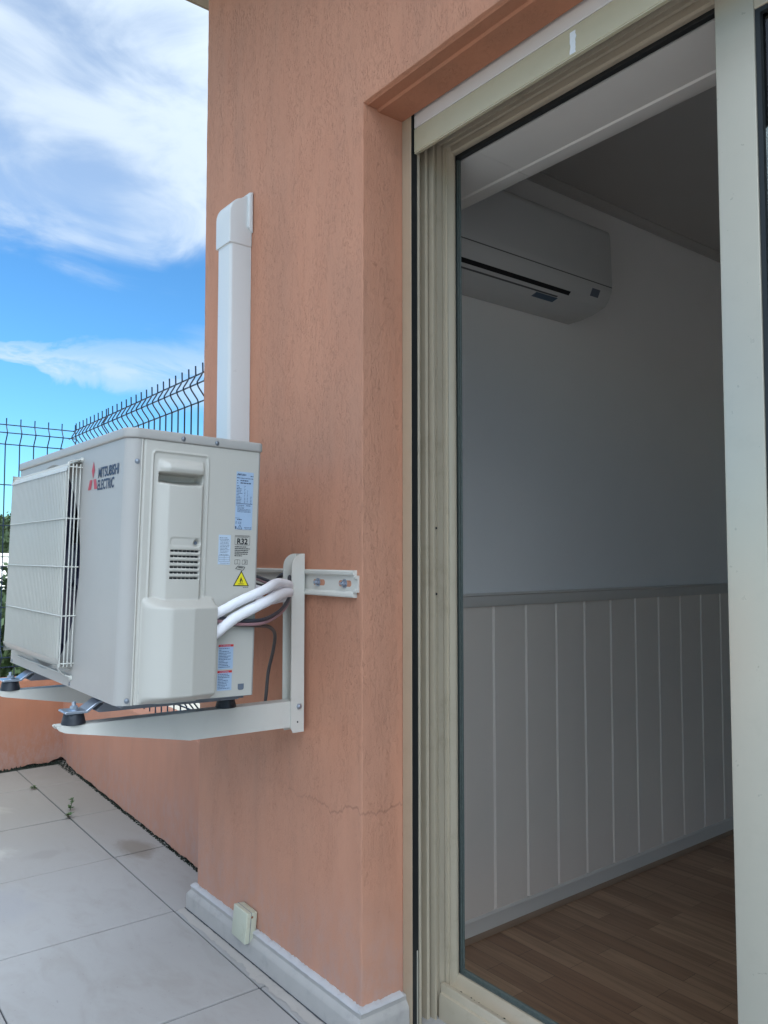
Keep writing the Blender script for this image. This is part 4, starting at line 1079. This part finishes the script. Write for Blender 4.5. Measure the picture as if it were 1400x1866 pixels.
bm = B(); bm.faces.new([bm.verts.new((0.0009, y, z)) for y, z in ((0.2322, 0.2284), (0.2623, 0.2284), (0.24725, 0.2548))]); lobj('yellow_field', bm, 'yellow', ws)
bm = B()
line(bm, 0.2405, 0.2312, 0.2540, 0.2312, 0.0010, 0.0012)
fl_ = [(0.2450, 0.2325), (0.2437, 0.2365), (0.2450, 0.2405), (0.2468, 0.2450), (0.2485, 0.2410), (0.2505, 0.2372), (0.2495, 0.2325), (0.2487, 0.2325), (0.2488, 0.2358), (0.2474, 0.2395), (0.2459, 0.2358), (0.2460, 0.2325)]
bm.faces.new([bm.verts.new((0.0012, y, z)) for y, z in fl_]); scribble(bm, 0.2520, 0.2650, 0.2235, 0.0010, rg)
lobj('flame_mark', bm, 'inkblack', ws)
# warning labels
bm = B(); plate(bm, 0.2020, 0.2350, 0.0600, 0.1090); wl = lobj('warning_label', bm, 'label', sp_); bm = B(); plate(bm, 0.2015, 0.2335, 0.0175, 0.0570); lobj('warning_label', bm, 'label', sp_)
bm = B(); box(bm, 0.0008, 0.0010, 0.2020, 0.2350, 0.1045, 0.1090); lobj('red_header', bm, 'labelred', wl); bm = B(); box(bm, 0.0008, 0.0010, 0.2015, 0.2335, 0.0525, 0.0570); lobj('red_header', bm, 'labelred', wl)
bm = B(); add_me(bm, side_text('WARNING', 0.2055, 0.1051, 0.0040, 0.0230, 0.0013)); lobj('header_print', bm, 'label', wl); bm = B(); add_me(bm, side_text('WARNING', 0.2055, 0.0531, 0.0040, 0.0210, 0.0013)); lobj('header_print', bm, 'label', wl)
bm = B()
for k in range(13): scribble(bm, 0.2035, (0.2260, 0.2090, 0.2250, 0.2290, 0.2210, 0.2290, 0.2240, 0.2300, 0.2150, 0.2250, 0.2230, 0.2250, 0.2290)[k], 0.1005-k*0.0031, 0.0013, rg)
for k in range(10): scribble(bm, 0.2030, (0.2250, 0.2290, 0.2290, 0.2150, 0.2250, 0.2260, 0.2230, 0.2240, 0.2200, 0.2300)[k], 0.0490-k*0.0031, 0.0013, rg)
lobj('label_print', bm, 'ink', wl)

# ================================================================ WALL BRACKET
br = empty('wall_bracket', (-1.87, 1.03, -0.40), 'white powder coated wall bracket carrying the outdoor unit', 'bracket')
bm = B()
rp = [(1.0298, -0.0330), (1.0200, -0.0335), (1.0185, -0.0360), (1.0195, -0.0425), (1.0255, -0.0465), (1.0255, -0.0795), (1.0195, -0.0835), (1.0185, -0.0895), (1.0200, -0.0925), (1.0298, -0.0930)]
prism(bm, rp, 0, -2.30, -1.4060); prism(bm, [(y, -0.063+(z+0.063)*0.62) for y, z in rp], 0, -1.4060, -1.3975)
rail = obj('rail', bm, 'white_metal', br, smooth=25)
ls = M['stucco']
for (xc, n_) in ((-1.549, 'slot'), (-1.445, 'slot')):
    bm = B(); prism(bm, rrect(xc-0.024, xc+0.024, -0.0695, -0.0555, (0.0068,)*4, 6), 1, 1.0252, 1.0256)
    obj('slot', bm, 'stucco', rail)
for xc in (-1.553, -1.446):
    bm = B(); cyl(bm, (xc, 1.0254, -0.0625), (0, -1, 0), 0.0098, 0.0098, 0.0016, 22)
    cyl(bm, (xc, 1.0238, -0.0625), (0, -1, 0), 0.0068, 0.0064, 0.0060, 6, 0.0006); cyl(bm, (xc, 1.0179, -0.0625), (0, -1, 0), 0.0035, 0.0033, 0.005, 12)
    obj('bolt', bm, 'zinc', br, smooth=35)
def bracket_side(dx):
    xo, xi = -1.600+dx, -1.640+dx
    # post: U channel with rounded top
    bm = B()
    top = [(1.0150, 0.004)]
    for k in range(9):
        a = R(90+90*k/8); top.append((1.0150+0.032*math.cos(a), -0.028+0.032*math.sin(a)))
    fl = [(1.0165, -0.412), (1.0165, 0.004)]+top[1:]+[(0.983, -0.400), (0.989, -0.412)]
    prism(bm, fl, 0, xo-0.0022, xo); prism(bm, fl, 0, xi, xi+0.0022)
    box(bm, xi, xo, 1.0167, 1.0183, -0.412, 0.004)
    obj('post', bm, 'white_metal', br, smooth=40)
    # arm: tapered U channel
    bm = B()
    sd_p = [(1.0140, -0.3395), (0.4640, -0.3300), (0.4620, -0.3330), (0.4660, -0.3380), (0.4760, -0.3430), (0.4860, -0.3455), (0.7350, -0.3935), (0.9840, -0.3985), (1.0140, -0.3985)]
    prism(bm, sd_p, 0, xo-0.0046, xo-0.0026); prism(bm, sd_p, 0, xi+0.0026, xi+0.0046)
    prism(bm, [(1.0140, -0.3393), (0.4640, -0.3298), (0.4640, -0.3322), (1.0140, -0.3417)], 0, xi+0.0047, xo-0.0047)
    obj('arm', bm, 'white_metal', br, smooth=25)
    bm = B(); box(bm, xo-0.026, xo-0.014, 0.52, 0.60, -0.3309, -0.3285); 
    bm.free()
    bm = B(); cyl(bm, (xo, 1.0040, -0.352), (1, 0, 0), 0.0068, 0.0064, 0.0045, 6, 0.0006); dome(bm, (xo+0.0045, 1.0040, -0.352), (1, 0, 0), 0.0045, 0.4)
    obj('bolt', bm, 'zinc', br, smooth=35)
    bm = B(); cyl(bm, (xo-0.0001, 1.0010, -0.388), (1, 0, 0), 0.0022, 0.0022, 0.0004, 10); obj('hole', bm, 'black', br)
bracket_side(0); bracket_side(-0.5)
# rubber mounts
names = [('black rubber mount with zinc bolt on the near bracket arm tip', -1.619, 0.497, 1), ('black rubber mount with zinc bolt on the far bracket arm tip', -2.119, 0.497, 1),
         ('black rubber mount under the rear of the unit on the near arm', -1.619, 0.826, 0), ('black rubber mount under the rear of the unit on the far arm', -2.119, 0.826, 0)]
for (lb, x, y, frt) in names:
    zb = -0.3302-0.0173*(y-0.464)+0.0004
    mt = empty('rubber_mount', (x, y, zb), lb, 'rubber mount', 'rubber mounts under the outdoor unit')
    zt_ = -0.283-0.0262-0.0275*(y-0.527)
    bm = B(); cyl(bm, (x, y, zb), (0, 0, 1), 0.0235, 0.0185, zt_-zb-0.0004, 28, 0.0012); obj('rubber', bm, 'rubber', mt, smooth=40)
    if frt:
        zt_ += 0.0023
        bm = B(); cyl(bm, (x, y, zt_+0.0030), (0, 0, 1), 0.0115, 0.0115, 0.0016, 22); cyl(bm, (x, y, zt_+0.0046), (0, 0, 1), 0.0078, 0.0074, 0.0062, 6, 0.0007); cyl(bm, (x, y, zt_+0.0108), (0, 0, 1), 0.0042, 0.0040, 0.0080, 14, 0.0005)
        obj('bolt', bm, 'zinc', mt, smooth=35)

# ================================================================ TRUNKING, PIPES, CABLES
tk = empty('pipe_trunking', (-1.93, 1.03, -0.05), 'tall white plastic pipe trunking with capped elbow on the terracotta wall', 'trunking')
bm = B(); prism(bm, rrect(-1.972, -1.897, 0.9655, 1.0295, (0.010, 0.001, 0.001, 0.010), 6), 2, -0.02, 0.848)
obj('duct', bm, 'pvc', tk, smooth=35)
# elbow cap: side profile in (y,z), leaning back into the wall
bm = B()
def cap_sec(s):  # s 0..1 along the bend
    return s
secs = []
for k in range(9):
    s = k/8; 
    yf = 0.9625+0.0*s; 
    secs.append(s)
rings = []
path_c = []
for k in range(11):
    s = k/10
    # front edge travels up and back
    if s < 0.4: yf, zf_ = 0.9615, 0.842+0.075*s/0.4
    else:
        a = (s-0.4)/0.6*R(78); yf, zf_ = 0.9615+0.045*(1-math.cos(a)), 0.917+0.052*math.sin(a)
    path_c.append((yf, zf_))
prof_side = [(1.0300, 0.838)]+[(0.9615, 0.838)]+path_c+[(1.0120, 0.9780), (1.0300, 0.9830)]
prism(bm, prof_side, 0, -1.9755, -1.8935, 0.0040, 3)
prism(bm, [(1.0130, 0.890), (1.0292, 0.875), (1.0292, 0.990), (1.0150, 0.985)], 0, -1.9765, -1.8840, 0.0050, 4)
obj('elbow_cap', bm, 'pvc', tk, smooth=50)

up_ = [(-1.446, 0.672, -0.140), (-1.447, 0.6995, -0.124), (-1.449, 0.7136, -0.1173), (-1.450, 0.7414, -0.1045), (-1.451, 0.7724, -0.0910), (-1.458, 0.8267, -0.0725), (-1.505, 0.8871, -0.0600), (-1.575, 0.9603, -0.0683), (-1.640, 0.983, -0.078), (-1.76, 0.985, -0.085), (-1.88, 0.99, -0.06), (-1.93, 0.995, 0.02)]
lo_ = [(-1.446, 0.672, -0.182), (-1.447, 0.6995, -0.160), (-1.449, 0.7141, -0.1545), (-1.450, 0.7417, -0.1355), (-1.451, 0.7727, -0.1190), (-1.458, 0.8335, -0.0965), (-1.510, 0.8971, -0.0850), (-1.578, 0.962, -0.0850), (-1.630, 0.972, -0.100), (-1.76, 0.975, -0.110), (-1.90, 0.98, -0.06), (-1.95, 0.99, 0.02)]
bm = B(); tube(bm, smooth_path(up_, 10), 0.0098, 18, 0.09)
tag(obj('insulated_pipe', bm, 'foam', smooth=180), 'upper white foam insulated pipe bending behind the bracket post', 'pipe', 'insulated pipes leaving the outdoor unit')
bm = B(); tube(bm, smooth_path(lo_, 10), 0.0113, 18, 0.09)
# lengthwise seam ridge on the sleeve
pl = smooth_path(lo_, 10); tube(bm, [p+Vector((0.004, -0.006, -0.0093)) for p in pl[14:64]], 0.0022, 6)
tag(obj('insulated_pipe', bm, 'foam', smooth=180), 'lower thicker white foam insulated pipe bending behind the bracket post', 'pipe', 'insulated pipes leaving the outdoor unit')
c1 = [(-1.450, 0.69, -0.118), (-1.452, 0.7240, -0.1240), (-1.455, 0.7750, -0.1327), (-1.460, 0.8285, -0.1334), (-1.520, 0.9034, -0.1217), (-1.575, 0.9591, -0.1008), (-1.606, 0.980, -0.0848), (-1.65, 0.99, -0.075), (-1.8, 0.99, -0.05)]
bm = B(); tube(bm, smooth_path(c1, 8), 0.0042, 10); tag(obj('power_cable', bm, 'cable', smooth=180), 'black cable curving below the white insulated pipes', 'cable', 'cables leaving the outdoor unit')
bm = B(); tube(bm, [Vector((p.x+0.003, p.y-0.002, p.z-0.0068)) for p in smooth_path(c1, 8)], 0.0034, 10); tag(obj('power_cable', bm, 'cable_pink', smooth=180), 'brownish pink cable running just under the black one', 'cable', 'cables leaving the outdoor unit')
c2 = [(-1.450, 0.69, -0.120), (-1.452, 0.7240, -0.1277), (-1.456, 0.7570, -0.1395), (-1.460, 0.8092, -0.1448), (-1.50, 0.8647, -0.1529), (-1.56, 0.9148, -0.177), (-1.60, 0.9343, -0.2175), (-1.64, 0.9449, -0.2728), (-1.652, 0.9454, -0.335), (-1.665, 0.946, -0.365), (-1.72, 0.95, -0.375)]
bm = B(); tube(bm, smooth_path(c2, 8), 0.0040, 10); tag(obj('power_cable', bm, 'cable_grey', smooth=180), 'dark grey cable hanging down behind the bracket arm', 'cable', 'cables leaving the outdoor unit')
c3 = [(-1.62, 0.993, -0.085), (-1.64, 1.000, -0.052), (-1.68, 1.005, -0.048), (-1.73, 1.005, -0.070), (-1.80, 1.0, -0.075), (-1.9, 1.0, -0.03)]
bm = B(); tube(bm, smooth_path(c3, 8), 0.0055, 10); tag(obj('power_cable', bm, 'cable', smooth=180), 'short black cable in front of the wall rail, mostly behind the pipes', 'cable', 'cables leaving the outdoor unit')

# ================================================================ SMALL THINGS
vb = empty('junction_box', (-1.866, 1.005, -0.98), 'small aged cream plastic box fixed over the stone skirting', 'plastic box')
t = Matrix.Translation((-1.866, 1.0, -0.940)) @ Matrix.Rotation(R(2), 4, 'Y') @ Matrix.Rotation(R(-4), 4, 'X')
bm = B(); box(bm, -0.036, 0.036, -0.004, 0.026, -0.038, 0.038, 0.0025, 3, t); obj('cover', bm, 'cream', vb, smooth=40)
bm = B(); box(bm, -0.0363, 0.0363, 0.008, 0.0092, -0.0383, 0.0383, 0, 1, t); obj('joint', bm, 'inkgrey', vb)
bm = B(); cyl(bm, (-1.8295, 1.013, -0.915), (1, 0, 0), 0.003, 0.003, 0.0012, 10); obj('screw', bm, simple('rust', (0.25, 0.10, 0.05), 0.7), vb)

def weed(x, y, label, hgt, nl, seed):
    rg = random.Random(seed); w_ = empty('weed', (x, y, ZF), label, 'weed', 'weeds in the tile joints')
    bm = B(); pth = [(x, y, ZF), (x+0.008, y+0.003, ZF+hgt*0.5), (x+0.02, y+0.006, ZF+hgt)]
    tube(bm, smooth_path(pth, 4), 0.0012, 6); obj('stem', bm, 'weed', w_)
    bm = B()
    for k in range(nl):
        s = rg.uniform(0.1, 1.0); p = Vector(pth[0]).lerp(Vector(pth[2]), s)
        a = rg.random()*6.28; d = Vector((math.cos(a), math.sin(a), rg.uniform(-0.2, 0.6))).normalized(); l = rg.uniform(0.012, 0.024)
        sd2 = d.cross(Vector((0, 0, 1))).normalized()*l*0.4
        v = [bm.verts.new(q) for q in (p, p+d*l*0.5+sd2, p+d*l, p+d*l*0.5-sd2)]; bm.faces.new(v)
    obj('leaves', bm, 'weed', w_)
weed(-3.325, 1.015, 'taller green weed growing in the tile joint near the low wall', 0.055, 16, 1)
weed(-3.245, 0.980, 'small flat weed at the crossing of four tile joints', 0.018, 12, 2)
weed(-3.735, 0.975, 'tiny dark weed in the far joint by the corner', 0.014, 8, 3)
for o in bpy.data.objects:
    if '_local' in o: del o['_local']
